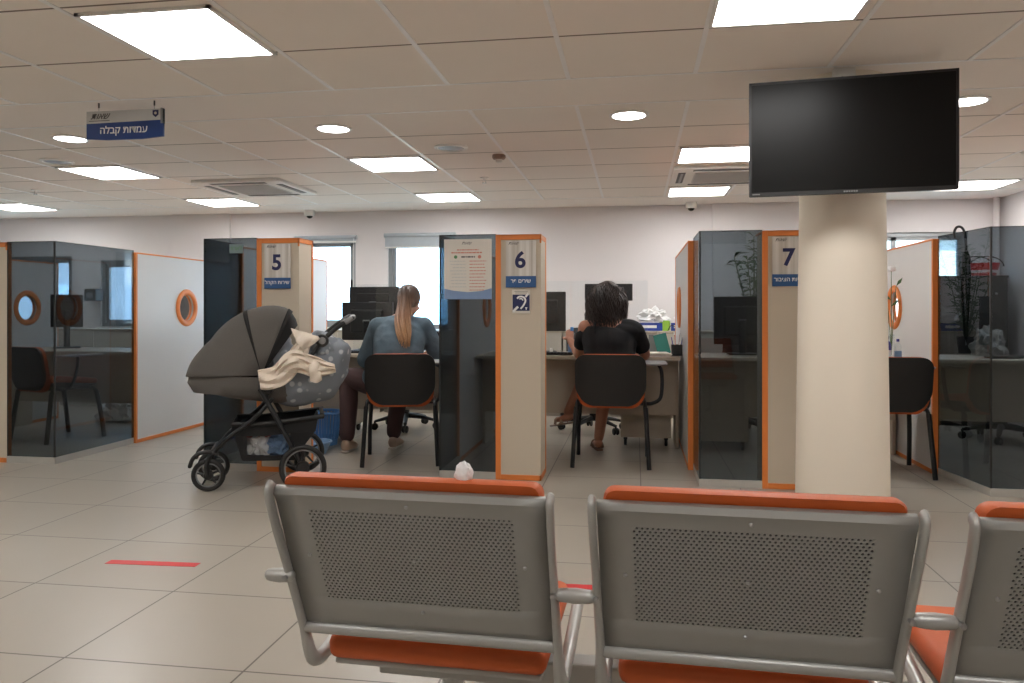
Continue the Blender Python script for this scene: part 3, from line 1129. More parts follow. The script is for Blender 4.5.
def perforated_sheet():
    bm = nb()
    W = .262                     # half width at the top, a little less below
    s0, s1 = .080, .300          # perforated band along the profile
    px, pr, r = .0094, .0073, .0027
    ncol = 43
    nrow = int(round((s1 - s0) / pr))
    half = ncol * px / 2
    def P(x, s):
        y, z = on_prof(s)
        k = .985 + .015 * min(1, s / .3)
        return (x * k, y, z)
    cache = {}
    def V(x, s):
        key = (round(x, 5), round(s, 5))
        if key not in cache:
            cache[key] = bm.verts.new(P(x, s))
        return cache[key]
    for j in range(nrow):
        sa, sb = s0 + j * pr, s0 + (j + 1) * pr
        off = 0 if j % 2 == 0 else px / 2
        sc = (sa + sb) / 2
        n = ncol if j % 2 == 0 else ncol - 1
        if j % 2:
            for (a, c) in ((-half, -half + px / 2), (half - px / 2, half)):
                bm.faces.new((V(a, sa), V(c, sa), V(c, sb), V(a, sb)))
        for i in range(n):
            xa = -half + off + i * px; xb = xa + px; xc = (xa + xb) / 2
            ring_o = [(xb, sc), (xb, sb), (xc, sb), (xa, sb), (xa, sc), (xa, sa), (xc, sa), (xb, sa)]
            inn = [bm.verts.new(P(xc + r * math.cos(R(45 * q)), sc + r * math.sin(R(45 * q)))) for q in range(8)]
            out = [V(*p) for p in ring_o]
            for q in range(8):
                bm.faces.new((inn[q], out[q], out[(q + 1) % 8], inn[(q + 1) % 8]))
    # plain border
    S = [0, .027, .054, s0]
    xs_all = [-W, -half, half, W]
    for a, c in zip(S[:-1], S[1:]):
        for xa, xb in zip(xs_all[:-1], xs_all[1:]):
            bm.faces.new((V(xa, a), V(xb, a), V(xb, c), V(xa, c)))
    T = [s0 + nrow * pr] + [q for q in ACC if q > s0 + nrow * pr + .004] 
    for a, c in zip(T[:-1], T[1:]):
        for xa, xb in zip(xs_all[:-1], xs_all[1:]):
            bm.faces.new((V(xa, a), V(xb, a), V(xb, c), V(xa, c)))
    for j in range(nrow):
        a, c = s0 + j * pr, s0 + (j + 1) * pr
        for xa, xb in ((-W, -half), (half, W)):
            bm.faces.new((V(xa, a), V(xb, a), V(xb, c), V(xa, c)))
    return bm

sheet_o = obj('perforated_back', perforated_sheet(), M['steelp'], bench, smooth=35)
sm = sheet_o.modifiers.new('thickness', 'SOLIDIFY'); sm.thickness = .003; sm.offset = 0

def frame_tube(side):
    """one side frame: back upright, bend, and rail under the seat"""
    bm = nb()
    pts = [(.0, .815), (-.009, .806), (-.004, .785), (.014, .74), (.047, .672), (.082, .60), (.128, .50), (.148, .45), (.172, .41), (.215, .396), (.28, .404), (.38, .425), (.48, .445)]
    P_ = smooth_path([(side * (.271 - (.005 if z < .55 else .005 * (.83 - z) / .3)), y, z) for y, z in pts], 5)
    tube(bm, P_, [.0075, .0075, .0075, .009, .014, .014, .014], 12, ry=[.013, .013, .013, .014, .016, .016, .016], up=(0, 1, 0), dome=True)
    return bm
def cushion_back():
    bm = nb()
    poly = rrect(-.252, .252, .52, .835, .02, 4)
    # shaped slab following the recline
    def y_at(z):
        return .136 - (z - .496) * .415
    secs = [(.018, 1.0, .0), (.012, .985, 0)]
    rings = []
    for (dy, k, _) in ((.008, .985, 0), (.016, 1.0, 0), (.042, 1.0, 0), (.056, .97, 0), (.06, .90, 0)):
        rings.append([bm.verts.new((u * k, y_at(v) + dy, .69 + (v - .69) * k)) for u, v in poly])
    n = len(poly)
    for a, c in zip(rings[:-1], rings[1:]):
        for i in range(n):
            bm.faces.new((a[i], a[(i + 1) % n], c[(i + 1) % n], c[i]))
    bm.faces.new(rings[0]); bm.faces.new(rings[-1][::-1])
    return bm
def cushion_seat():
    bm = nb()
    rbox(bm, -.235, .235, .17, .58, .405, .462, .022, 4)
    for v in bm.verts:
        v.co.z += .03 * max(0, (v.co.y - .3)) + .008 * math.cos(v.co.x * 6)
    return bm
def board():
    bm = nb()
    rbox(bm, -.246, .246, 0, .006, .515, .805, .004, 1)
    for v in bm.verts:
        v.co.y += .140 - (v.co.z - .496) * .415
    return bm
def lip():
    bm = nb()
    tube(bm, [(-.262, .128, .494), (.262, .128, .494)], .009, 10, ry=.012, up=(0, 0, 1), dome=True)
    return bm
def rivets(bm):
    pass

proto = {}
proto['side_frame'] = [(obj('side_frame', frame_tube(s), M['steel'], bench, smooth=50)) for s in (-1, 1)]
proto['back_cushion'] = obj('back_cushion', cushion_back(), M['orange_fab'], bench, smooth=50)
proto['back_cushion']['label'] = 'orange vinyl back cushion'
proto['seat_cushion'] = obj('seat_cushion', cushion_seat(), M['orange_fab'], bench, smooth=50)
proto['seat_cushion']['label'] = 'orange vinyl seat cushion'
proto['backing_board'] = obj('backing_board', board(), M['black'], bench)
proto['lower_rail'] = obj('lower_rail', lip(), M['steel'], bench, smooth=50)
bm = nb(); rbox(bm, -.225, .225, .19, .55, .392, .406, .005)
proto['seat_pan'] = obj('seat_pan', bm, M['steel'], bench)
riv = []
for (x, s) in ((0, .316), (-.215, .19), (.215, .19), (0, .19), (.0, .06)):
    y, z = on_prof(s)
    bm = nb(); ell(bm, (x, y - .003, z), (.0042, .003, .0042), 10, 6)
    riv.append(obj('rivet', bm, M['chrome'], bench, smooth=60))
scr = []
for sd in (-1, 1):
    bm = nb(); lathe(bm, [(.0005, -.014), (.0055, -.012), (.006, 0), (.0005, 0)], c=(sd * .268, .058, .620), n=12, axis='Y')
    scr.append(obj('screw', bm, M['chrome'], bench, smooth=40))
group_ = [sheet_o] + proto['side_frame'] + [proto[k] for k in ('back_cushion', 'seat_cushion', 'backing_board', 'lower_rail', 'seat_pan')] + riv + scr
SEATX = [-PITCH / 2, PITCH / 2, PITCH * 1.5]
for i, sx in enumerate(SEATX):
    for o in group_:
        if i == 0:
            o.location.x = sx
        else:
            c = o.copy(); col.objects.link(c); c.parent = bench; c.location.x = sx
for i, (ax, L) in enumerate(((-PITCH + .022, .02), (0, .026), (PITCH, .026), (PITCH * 2 - .022, .02))):
    cb = nb(); tube(cb, [(-L, 0, 0), (0, 0, 0), (L, 0, 0)], [.0125, .0145, .0125], 16, dome=True)
    obj('side_connector', cb, M['steel'], bench, loc=(ax, .064, .620), smooth=50)
bm = nb(); rbox(bm, -PITCH + .14, PITCH * 2 - .14, .30, .36, .325, .385, .006)
obj('beam', bm, M['steel'], bench)
for x in (-PITCH * .5, PITCH * 1.5):
    bm = nb()
    tube(bm, [(x, .33, .33), (x, .33, .06)], .024, 14, ry=.03)
    tube(bm, smooth_path([(x, -.02, .016), (x, .1, .05), (x, .27, .07), (x, .44, .05), (x, .54, .016)], 5), .022, 12, ry=.016, dome=True)
    obj('leg', bm, M['chrome'], bench, smooth=50)
    for y in (-.02, .54):
        bm = nb(); lathe(bm, [(.02, 0), (.022, .006), (.014, .014)], c=(x, y, 0), n=14)
        obj('foot', bm, M['black'], bench)

# tissues left on the left-hand cushion
def crumple(name, c, r, seed, mat, label, cat):
    bm = nb()
    t = bmesh.new(); bmesh.ops.create_icosphere(t, subdivisions=4, radius=1)
    for v in t.verts:
        d = v.co.normalized()
        n = (noise.noise(d * 2.2 + Vector((seed, 0, 0))) * .5 + noise.noise(d * 5 + Vector((0, seed, 0))) * .3) * (.4 if name == 'tissue' else 1)
        v.co = d * (1 + n)
        v.co = Vector((v.co.x * r[0], v.co.y * r[1], max(v.co.z, -.55) * r[2]))
    merge(bm, t)
    return tag(obj(name, bm, mat, loc=c, smooth=35), label, cat)
Mb = Matrix.Translation(bench.location) @ Euler((0, 0, bench.rotation_euler.z)).to_matrix().to_4x4()
def on_bench(x, y, z):
    return Mb @ Vector((x, y, z))
crumple('tissue', on_bench(-.205, .03, .846), (.017, .011, .021), 3.1, M['tissue'], 'crumpled white tissue standing on top of the left orange back cushion', 'tissue')
# ================================================================== visitor chairs
def visitor_chair(label, loc, rz, tablet=True):
    t = thing('visitor_chair', label, 'chair', loc, rz, 'black visitor chairs at the booths')
    # origin on the floor between the rear legs; +y = the way the sitter faces
    W = .265
    for s in (-1, 1):
        b = nb()
        tube(b, smooth_path([(s * (W + .012), -.03, 0), (s * W, .0, .22), (s * (W - .012), .03, .44)], 5), .0165, 12, ry=.02, up=(0, 1, 0))
        obj('leg', b, M['blackm'], t, smooth=50)
        b = nb()
        tube(b, smooth_path([(s * (W + .006), .50, 0), (s * W, .47, .22), (s * (W - .014), .435, .43)], 5), .0165, 12, ry=.02, up=(0, 1, 0))
        obj('leg', b, M['blackm'], t, smooth=50)
        b = nb()
        tube(b, smooth_path([(s * (W - .012), .03, .435), (s * (W - .016), .07, .468), (s * (W - .018), .2, .47), (s * (W - .018), .38, .462), (s * (W - .014), .435, .425)], 6), .012, 10, ry=.016)
        obj('side_rail', b, M['blackm'], t, smooth=50)
        b = nb()
        tube(b, smooth_path([(s * .19, .16, .462), (s * .19, .04, .462), (s * .19, -.0, .50), (s * .19, -.03, .66), (s * .19, -.05, .74)], 6), .009, 10, ry=.014, up=(0, 1, 0))
        obj('back_support', b, M['blackm'], t, smooth=50)
    b = nb()
    for y in (.08, .36):
        tube(b, [(-W + .02, y, .462), (W - .02, y, .462)], .011, 10)
    obj('cross_bar', b, M['blackm'], t, smooth=40)
    # seat: black pan under an orange pad
    b = nb(); prism(b, rrect(-.235, .235, .035, .48, .07, 6), .474, .486, 'XY')
    obj('seat_shell', b, M['black'], t)
    b = nb()
    poly = rrect(-.24, .24, .03, .49, .08, 6)
    rings = []
    for (k, z) in ((.97, .486), (1, .497), (1, .512), (.96, .527), (.8, .535)):
        rings.append([b.verts.new((u * k, .26 + (v - .26) * k, z + .03 * abs(u / .24) ** 3 * (1 if v < .2 else .2) + .014 * max(0, (.2 - v) / .2))) for u, v in poly])
    n = len(poly)
    for a, c in zip(rings[:-1], rings[1:]):
        for i in range(n):
            b.faces.new((a[i], a[(i + 1) % n], c[(i + 1) % n], c[i]))
    b.faces.new(rings[0][::-1]); b.faces.new(rings[-1])
    o = obj('seat', b, M['orange_fab'], t, smooth=50); o['label'] = 'orange seat pad'
    # back: black shell behind, orange upholstery in front, both curved round the sitter
    out = rrect(-.256, .256, .478, .83, (.13, .13, .075, .075), 7)
    out2 = rrect(-.247, .247, .458, .833, (.09, .09, .075, .075), 7)
    def bend(u, v, d):
        return (u, -.03 - .16 * (v - .47) + .34 * u * u + d, v + (-.03 * (1 - (u / .256) ** 2) if v < .52 else 0))
    def slab_back(d0, d1, k, out=out):
        bm = nb()
        cu, cv = 0, .642
        f = [bm.verts.new(bend(cu + (u - cu) * k, cv + (v - cv) * k, d0)) for u, v in out]
        g = [bm.verts.new(bend(cu + (u - cu) * k, cv + (v - cv) * k, d1)) for u, v in out]
        # inner rings keep the curve
        m = len(out)
        def fill(ring, d, sgn):
            prev = ring
            for kk in (.75, .5, .25):
                cur = [bm.verts.new(bend(cu + (u - cu) * k * kk, cv + (v - cv) * k * kk, d + sgn * .004 * (1 - kk))) for u, v in out]
                for i in range(m):
                    bm.faces.new((prev[i], prev[(i + 1) % m], cur[(i + 1) % m], cur[i]))
                prev = cur
            bm.faces.new(prev)
        fill(f, d0, -1); fill(g, d1, 1)
        for i in range(m):
            bm.faces.new((f[i], f[(i + 1) % m], g[(i + 1) % m], g[i]))
        return bm
    obj('back_shell', slab_back(-.012, .010, 1.0), M['black'], t, smooth=40)
    o = obj('backrest', slab_back(.0105, .045, 1.0, out2), M['orange_fab'], t, smooth=40); o['label'] = 'orange upholstered front of the backrest'
    if tablet:
        q = .35 if tablet == 'slim' else 1.0
        b = nb()
        tube(b, smooth_path([(.235, .10, .462), (.24 + q * .06, .12, .464), (.25 + q * .11, .14, .50), (.25 + q * .125, .17, .60), (.25 + q * .12, .19, .70), (.25 + q * .10, .20, .745)], 6), .012, 10, ry=.014)
        obj('tablet_arm', b, M['blackm'], t, smooth=50)
        b = nb()
        prism(b, rrect(.22 + q * .03, .25 + q * .16, .02, .42, .03 + q * .02, 6), .748, .762, 'XY')
        o = obj('writing_tablet', b, M['grey'], t, bevel=.004); o['label'] = 'dark grey writing tablet'
    return t
visitor_chair('black chair with orange pad under the person in the denim jacket', (-1.715, 5.56, 0), R(14), 'slim')
visitor_chair('black chair with orange pad and tablet arm under the person in black', (-.18, 5.73, 0), R(0))
visitor_chair('black chair with orange pad, half hidden behind the round column', (1.73, 5.70, 0), R(-1), 'slim')
visitor_chair('black chair seen through the left smoked glass', (-5.22, 6.08, 0), R(-20))

# ================================================================== desks
def desk(x0, x1, lab, y=6.3, screen=None):
    t = thing('booth_desk', lab, 'desk', ((x0 + x1) / 2, y, 0), 0, 'booth counters')
    w = (x1 - x0) / 2
    b = nb(); rbox(b, -w, w, 0, .72, .752, .78, .004)
    obj('desktop', b, M['desk'], t)
    b = nb(); box(b, -w + .02, w - .02, .26, .28, .285, .752)
    obj('front_panel', b, M['desk'], t)
    for s in (-1, 1):
        b = nb(); box(b, s * (w - .01) - .012, s * (w - .01) + .012, .3, .70, 0, .752)
        obj('side_panel', b, M['desk'], t)
    b = nb(); lathe(b, [(.03, .78), (.032, .784), (.02, .785), (.0005, .785)], c=(w - .3, .6, 0), n=18)
    obj('cable_grommet', b, M['black'], t)
    return t
desk(-6.06, -4.33, 'beige counter seen through the left smoked glass', 6.35)
desk(-3.05, -1.37, 'beige counter in front of the person in the denim jacket', 6.3)
desk(-1.30, .35, 'beige counter in front of the person in black', 6.3)
desk(.45, 2.04, 'beige counter behind pillar 7 and the round column', 6.3)
desk(2.18, 3.74, 'beige counter seen through the right smoked glass', 6.3)

def acrylic(xc, y, w, h, lab):
    t = thing('acrylic_guard', lab, 'guard', (xc, y, .78), 0, 'clear acrylic counter guards')
    b = nb(); box(b, -w / 2, w / 2, -.003, .003, .0, h)
    obj('sheet', b, M['plexi'], t)
    for s in (-1, 1):
        b = nb(); rbox(b, s * w * .4 - .02, s * w * .4 + .02, -.03, .03, 0, .008, .003)
        rbox(b, s * w * .4 - .012, s * w * .4 + .012, -.012, .012, .004, .05, .003)
        obj('foot', b, M['white_plastic'], t)
acrylic(-2.0, 6.62, .95, .60, 'clear acrylic guard standing on the counter before the denim jacket')
acrylic(-.35, 6.62, .9, .62, 'clear acrylic guard standing on the counter before the person in black')

def pedestal(x, y, lab):
    t = thing('drawer_pedestal', lab, 'pedestal', (x, y, 0), 0, 'drawer pedestals under the counters')
    b = nb(); box(b, -.21, .21, -.27, .27, .075, .60)
    obj('body', b, M['wood'], t, bevel=.003)
    for i in range(3):
        b = nb(); box(b, -.2, .2, .27, .288, .09 + i * .17, .25 + i * .17)
        d = obj('drawer', b, M['wood'], t)
        b = nb(); tube(b, [(-.06, .30, .2 + i * .17), (.06, .30, .2 + i * .17)], .006, 8)
        obj('handle', b, M['chrome'], d)
    for sx in (-1, 1):
        for sy in (-1, 1):
            b = nb(); lathe(b, [(.0005, -.012), (.03, -.012), (.034, -.006), (.034, .006), (.03, .012), (.0005, .012)], c=(sx * .17, sy * .22, .034), n=16, axis='X')
            box(b, sx * .17 - .016, sx * .17 + .016, sy * .22 - .02, sy * .22 + .02, .055, .077)
            obj('caster', b, M['black'], t, smooth=40)
pedestal(.085, 6.95, 'beige drawer pedestal on casters under the counter right of the person in black')
pedestal(-2.80, 6.95, 'beige drawer pedestal on casters under the counter behind the pram')
pedestal(.70, 6.86, 'beige drawer pedestal behind the glass of pillar 7')

def office_chair(label, loc, rz, back_top=1.06):
    t = thing('office_chair', label, 'chair', loc, rz, 'black swivel chairs behind the counters')
    for i in range(5):
        a = 2 * PI * i / 5 + .3
        d = Vector((math.cos(a), math.sin(a), 0))
        b = nb(); tube(b, [d * .03 + Vector((0, 0, .125)), d * .17 + Vector((0, 0, .112)), d * .31 + Vector((0, 0, .082))], [.03, .024, .018], 10, ry=[.026, .02, .012])
        obj('base_arm', b, M['blackm'], t, smooth=50)
        p = d * .31
        b = nb()
        mt = Matrix.Translation((p.x, p.y, .033)) @ Euler((0, 0, a + 1.2)).to_matrix().to_4x4()
        for s in (-.016, .016):
            lathe(b, [(.0005, s - .009), (.028, s - .009), (.033, s - .004), (.033, s + .004), (.028, s + .009), (.0005, s + .009)], n=14, axis='X', mat=mt)
        tube(b, [(p.x, p.y, .03), (p.x, p.y, .085)], .01, 8)
        obj('caster', b, M['black'], t, smooth=40)
    b = nb(); lathe(b, [(.035, .10), (.035, .26), (.022, .262), (.022, .42), (.06, .43), (.06, .45)], n=18)
    obj('gas_column', b, M['blackm'], t, smooth=40)
    b = nb()
    poly = rrect(-.25, .25, -.24, .25, .1, 6)
    rings = []
    for k, z in ((.9, .448), (.98, .46), (1, .485), (.97, .51), (.8, .522)):
        rings.append([b.verts.new((u * k, v * k, z)) for u, v in poly])
    n = len(poly)
    for a_, c_ in zip(rings[:-1], rings[1:]):
        for i in range(n):
            b.faces.new((a_[i], a_[(i + 1) % n], c_[(i + 1) % n], c_[i]))
    b.faces.new(rings[0][::-1]); b.faces.new(rings[-1])
    obj('seat', b, M['black'], t, smooth=50)
    b = nb()
    poly = rrect(-.23, .23, .60, back_top, .11, 6)
    def bd(u, v, d):
        return (u, .27 + .12 * (v - .6) - .5 * u * u + d, v)
    A = [b.verts.new(bd(u, v, .0)) for u, v in poly]; B = [b.verts.new(bd(u, v, .05)) for u, v in poly]
    n = len(poly)
    for ring, d in ((A, -.006), (B, .056)):
        prev = ring
        for k in (.7, .35):
            cur = [b.verts.new(bd(u * k, (.6 + back_top) / 2 + (v - (.6 + back_top) / 2) * k, d)) for u, v in poly]
            for i in range(n):
                b.faces.new((prev[i], prev[(i + 1) % n], cur[(i + 1) % n], cur[i]))
            prev = cur
        b.faces.new(prev)
    for i in range(n):
        b.faces.new((A[i], A[(i + 1) % n], B[(i + 1) % n], B[i]))
    obj('backrest', b, M['black'], t, smooth=50)
    b = nb(); tube(b, smooth_path([(0, .1, .445), (0, .27, .45), (0, .33, .52), (0, .34, .75)], 6), .03, 10, ry=.008, up=(0, 1, 0))
    obj('back_stem', b, M['blackm'], t, smooth=50)
    for s in (-1, 1):
        b = nb(); tube(b, smooth_path([(s * .22, .05, .455), (s * .29, .05, .47), (s * .30, .04, .55), (s * .30, .02, .67)], 6), .012, 8, ry=.018)
        rbox(b, s * .30 - .035, s * .30 + .035, -.12, .12, .67, .695, .01)
        obj('armrest', b, M['black'], t, smooth=50)
    return t
office_chair('black swivel chair whose star base shows under the counter of the denim jacket', (-2.22, 7.38, 0), R(-20), .95)
office_chair('black swivel chair whose star base shows under the counter of the person in black', (-.40, 7.47, 0), R(10), .98)
office_chair('black swivel chair seen low through the glass of pillar 7', (1.02, 7.55, 0), R(-10), 1.1)
office_chair('black high-backed swivel chair seen dark through the port of the left partition', (-4.72, 8.0, 0), R(180), 1.31)
office_chair('black swivel chair seen through the right smoked glass, rounded back facing out', (3.2, 7.5, 0), R(10), 1.13)

# ================================================================== things on the counters
def monitor(label, loc, rz, w, h, zc, back=False, stand=True, group='black monitors on the counters'):
    t = thing('computer_monitor', label, 'monitor', loc, rz, group)
    b = nb(); rbox(b, -w / 2, w / 2, -.012, .022, zc - h / 2, zc + h / 2, .005)
    rbox(b, -w * .32, w * .32, -.04, -.01, zc - h * .3, zc + h * .3, .012)
    obj('housing', b, M['black'], t)
    b = nb(); box(b, -w / 2 + .012, w / 2 - .012, .022, .0235, zc - h / 2 + .02, zc + h / 2 - .012)
    obj('screen', b, M['screen'], t)
    b = nb(); box(b, -w * .07, w * .07, -.0415, -.04, zc - .012, zc + .012)
    obj('maker_badge', b, M['grey'], t)
    if stand:
        b = nb(); tube(b, [(0, -.035, .012), (0, -.045, zc)], .028, 12, ry=.012, up=(0, 1, 0))
        obj('stand', b, M['black'], t, smooth=40)
        b = nb(); prism(b, rrect(-.12, .12, -.12, .08, .04, 5), 0, .014, 'XY')
        obj('base', b, M['black'], t, bevel=.003)
    return t
D = .781
monitor('black monitor back facing out, behind the pram handle', (-2.40, 6.78, D), R(4), .47, .345, .272)
monitor('wide black monitor standing further back between the two windows behind the denim jacket', (-2.42, 7.02, D), R(-6), .50, .30, .44)
monitor('black monitor just right of pillar 6', (-.80, 6.78, D), R(5), .40, .345, .36)
monitor('black monitor on a tall stand behind the head of the person in black', (-.235, 6.95, D), R(3), .42, .15, .53)
monitor('big black monitor seen through the glass left of pillar 7', (.88, 6.75, D), R(0), .46, .40, .285)
monitor('black monitor seen through the left smoked glass', (-5.53, 6.90, D), R(38), .28, .32, .365)
monitor('black monitor low behind the right smoked glass', (3.35, 6.85, D), R(15), .5, .32, .24)

def keyboard(label, loc, rz):
    t = thing('keyboard', label, 'keyboard', loc, rz, 'keyboards on the counters')
    b = nb(); rbox(b, -.21, .21, -.07, .07, 0, .016, .004)
    obj('tray', b, M['black'], t)
    b = nb()
    for j in range(5):
        for i in range(14):
            box(b, -.2 + i * .0286, -.2 + i * .0286 + .024, -.06 + j * .024, -.06 + j * .024 + .02, .016, .022)
    obj('keys', b, M['keys'], t)
keyboard('black keyboard on the counter before the denim jacket', (-2.40, 6.49, D), R(3))
keyboard('black keyboard on the counter just right of pillar 6', (-.72, 6.49, D), R(-4))
keyboard('black keyboard low behind the right smoked glass', (2.9, 6.55, D), R(8))

def phone(label, loc, rz):
    t = thing('desk_phone', label, 'telephone', loc, rz, 'desk telephones')
    b = nb(); prism(b, [(-.1, 0), (.1, 0), (.1, .03), (-.1, .075)], -.09, .09, 'YZ')
    obj('body', b, M['black'], t, bevel=.004)
    b = nb(); tube(b, smooth_path([(-.065, -.09, .07), (-.065, -.07, .095), (-.065, .05, .07), (-.065, .07, .05)], 5), .02, 10, ry=.014, dome=True)
    obj('handset', b, M['black'], t, smooth=50)
    b = nb()
    for i in range(3):
        for j in range(4):
            cbox(b, (.0 + i * .025, -.02 + j * .025, .06 - .0225 * (j * .25)), (.018, .016, .012))
    obj('keypad', b, M['grey'], t)
phone('black desk telephone on the counter under the pram handle', (-2.78, 6.5, D), R(170))
phone('black desk telephone on the counter by pillar 6', (-.48, 6.84, D), R(175))

def bottle(label, loc, h, r, body, cap, cat='bottle', name='bottle', group=None):
    t = thing(name, label, cat, loc, 0, group)
    b = nb(); lathe(b, [(.0005, 0), (r, .002), (r, h * .62), (r * .8, h * .72), (r * .35, h * .82), (r * .35, h * .88), (.0005, h * .88)], n=20)
    obj('body', b, body, t, smooth=45)
    b = nb(); lathe(b, [(r * .42, h * .86), (r * .42, h), (.0005, h)], n=16)
    obj('cap', b, cap, t, smooth=45)
    b = nb(); lathe(b, [(r * 1.015, h * .08), (r * 1.015, h * .38)], n=20, cap=False)
    obj('wrapper', b, M['bluepale'] if body is M['clear'] else M['white'], t)
    return t
bottle('clear water bottle with a blue band beside the back of the person in black', (-.525, 6.52, D), .23, .034, M['clear'], M['bluebin'])
bottle('small clear bottle on the counter right of the round column', (1.99, 6.38, D), .15, .026, M['clear'], M['violet'])
bottle('squat tan bottle on the counter right of the round column', (1.99, 6.66, D), .12, .03, M['brownplastic'], M['black'])
bottle('dark blue bottle on the counter beside the round column', (1.91, 6.37, D), .17, .028, M['violet'], M['black'])

# pencil cup, folder, papers on the counter of the person in black
def pen_cup(label, loc):
    t = thing('pen_cup', label, 'cup', loc)
    b = nb(); lathe(b, [(.0005, 0), (.045, 0), (.048, .09), (.044, .09), (.041, .006), (.0005, .006)], n=24, cap=False)
    obj('cup', b, M['black'], t, smooth=45)
    for i in range(6):
        a = i * 1.05
        b = nb(); tube(b, [(.02 * math.cos(a), .02 * math.sin(a), .01), (.045 * math.cos(a), .045 * math.sin(a), .15 + .02 * (i % 3))], .004, 6)
        obj('pen', b, [M['violet'], M['redink'], M['white']][i % 3], t)
pen_cup('black cup of pens against the white partition right of the person in black', (.335, 6.5, D))
t = thing('folder', 'teal green folder standing upright on the counter right of the person in black', 'folder', (.245, 6.72, D), R(8))
b = nb()
mt = Matrix.Rotation(R(-14), 4, 'Y') @ Matrix.Rotation(R(-8), 4, 'X')
box(b, -.055, .055, 0, .018, 0, .175, 0, mt)
obj('cover', b, M['teal'], t, bevel=.002)
b = nb(); box(b, -.05, .052, .003, .015, .004, .178, 0, mt)
obj('sheets', b, M['paper'], t)
t = thing('paper_stack', 'stack of white papers on the counter by the bare forearm', 'papers', (.17, 6.5, D), R(6))
b = nb()
for i in range(6):
    cbox(b, (random.uniform(-.006, .006), random.uniform(-.006, .006), .002 + i * .004), (.2, .28, .003), rot=(0, 0, random.uniform(-.06, .06)))
obj('sheets', b, M['paper'], t)
t = thing('cardboard_stand', 'grey leaflet stand beside the teal folder', 'stand', (.155, 6.78, D), R(-12))
b = nb(); prism(b, [(-.04, 0), (.05, 0), (.02, .16), (.0, .16)], -.045, .045, 'YZ')
obj('body', b, M['grey'], t, bevel=.003)
t = thing('stamp_holder', 'small dark red stamp on the counter by the pram handle', 'stamp', (-2.62, 6.36, D))
b = nb(); rbox(b, -.03, .03, -.02, .02, 0, .03, .005)
lathe(b, [(.012, .03), (.01, .05), (.018, .065), (.012, .08), (.0005, .082)], n=14)
obj('body', b, pm('dark_red_plastic', (120, 40, 44), .4), t, smooth=40)

# storage cabinets along the rear wall
def low_cab(x0, x1, lab):
    t = thing('storage_cabinet', lab, 'cabinet', ((x0 + x1) / 2, 8.42, 0), 0, 'low cabinets along the rear wall')
    w = (x1 - x0) / 2
    b = nb(); box(b, -w + .003, w - .003, .02, .46, .06, .905)
    box(b, -w + .02, w - .02, .05, .46, 0, .06)
    obj('body', b, M['cab'], t)
    b = nb(); rbox(b, -w, w, 0, .46, .905, .93, .003)
    obj('top', b, M['desk'], t)
    for s in (-1, 1):
        b = nb(); box(b, min(s * .004, s * (w - .008)), max(s * .004, s * (w - .008)), .004, .02, .075, .895)
        d = obj('door', b, M['cab'], t)
        b = nb(); tube(b, [(s * .05, -.012, .62), (s * .05, -.012, .74)], .005, 8)
        obj('handle', b, M['chrome'], d)
cx = -6.9
names = ['first on the left, behind the left glass', 'second from the left, behind the left glass', 'third from the left, behind the pram', 'fourth from the left, below the left window', 'fifth from the left, below the second window', 'sixth from the left, behind pillar 6', 'seventh from the left, holding the blue tissue boxes', 'eighth from the left, behind pillar 7']
for i in range(8):
    low_cab(cx + i * 1.02, cx + i * 1.02 + 1.01, 'low pale cabinet along the rear wall, ' + names[i])

CT = .931
def tissue_box(label, x, y, rz, up):
    t = thing('tissue_box', label, 'tissue box', (x, y, CT), rz, 'blue tissue boxes on the rear cabinet')
    b = nb(); rbox(b, -.12, .12, -.06, .06, 0, .085, .003)
    obj('carton', b, M['bluebox'], t)
    b = nb(); box(b, -.09, .06, -.0605, -.06, .03, .06)
    obj('print', b, M['white'], t)
    if up:
        b = nb(); lathe(b, [(.05, .085), (.052, .0865), (.0005, .0866)], n=18)
        obj('opening', b, M['tissue'], t)
tissue_box('blue tissue box on the rear cabinet above the forearm of the person in black', .16, 8.55, R(4), True)
tissue_box('blue tissue box on the rear cabinet behind the white partition edge', .50, 8.55, R(-6), True)
crumple('plastic_bag', (.19, 8.58, CT + .145), (.15, .09, .09), 8.3, M['tissue'], 'crumpled white plastic bag on the left blue tissue box', 'bag')
crumple('tissue_heap', (.53, 8.60, CT + .14), (.09, .06, .09), 5.7, M['tissue'], 'heap of white tissue behind the white partition edge', 'tissue')
t = thing('lime_pouch', 'lime green pouch leaning beside the blue tissue box', 'pouch', (.31, 8.52, CT), R(-20))
b = nb(); prism(b, rrect(-.055, .055, 0, .11, .02, 4), -.02, .02, 'XZ')
obj('pouch', b, M['lime'], t, bevel=.006)
t = thing('cable_bundle', 'dark loose cable on the rear cabinet right of the lime pouch', 'cable', (.40, 8.47, CT))
b = nb(); tube(b, smooth_path([(-.06, 0, .006), (-.02, .03, .06), (.03, .0, .03), (.07, -.03, .005), (.12, 0, .005), (.16, .02, .004)], 6), .004, 6)
obj('cable', b, M['black'], t, smooth=60)
t = thing('glass_jar', 'small glass jar on the rear cabinet above the shoulder of the denim jacket', 'jar', (-2.02, 8.6, CT))
b = nb(); lathe(b, [(.0005, 0), (.05, .002), (.055, .08), (.045, .11), (.04, .12)], n=20, cap=False)
obj('body', b, M['clear'], t, smooth=45)
b = nb(); lathe(b, [(.044, .118), (.044, .14), (.0005, .14)], n=20)
obj('lid', b, M['white_plastic'], t)

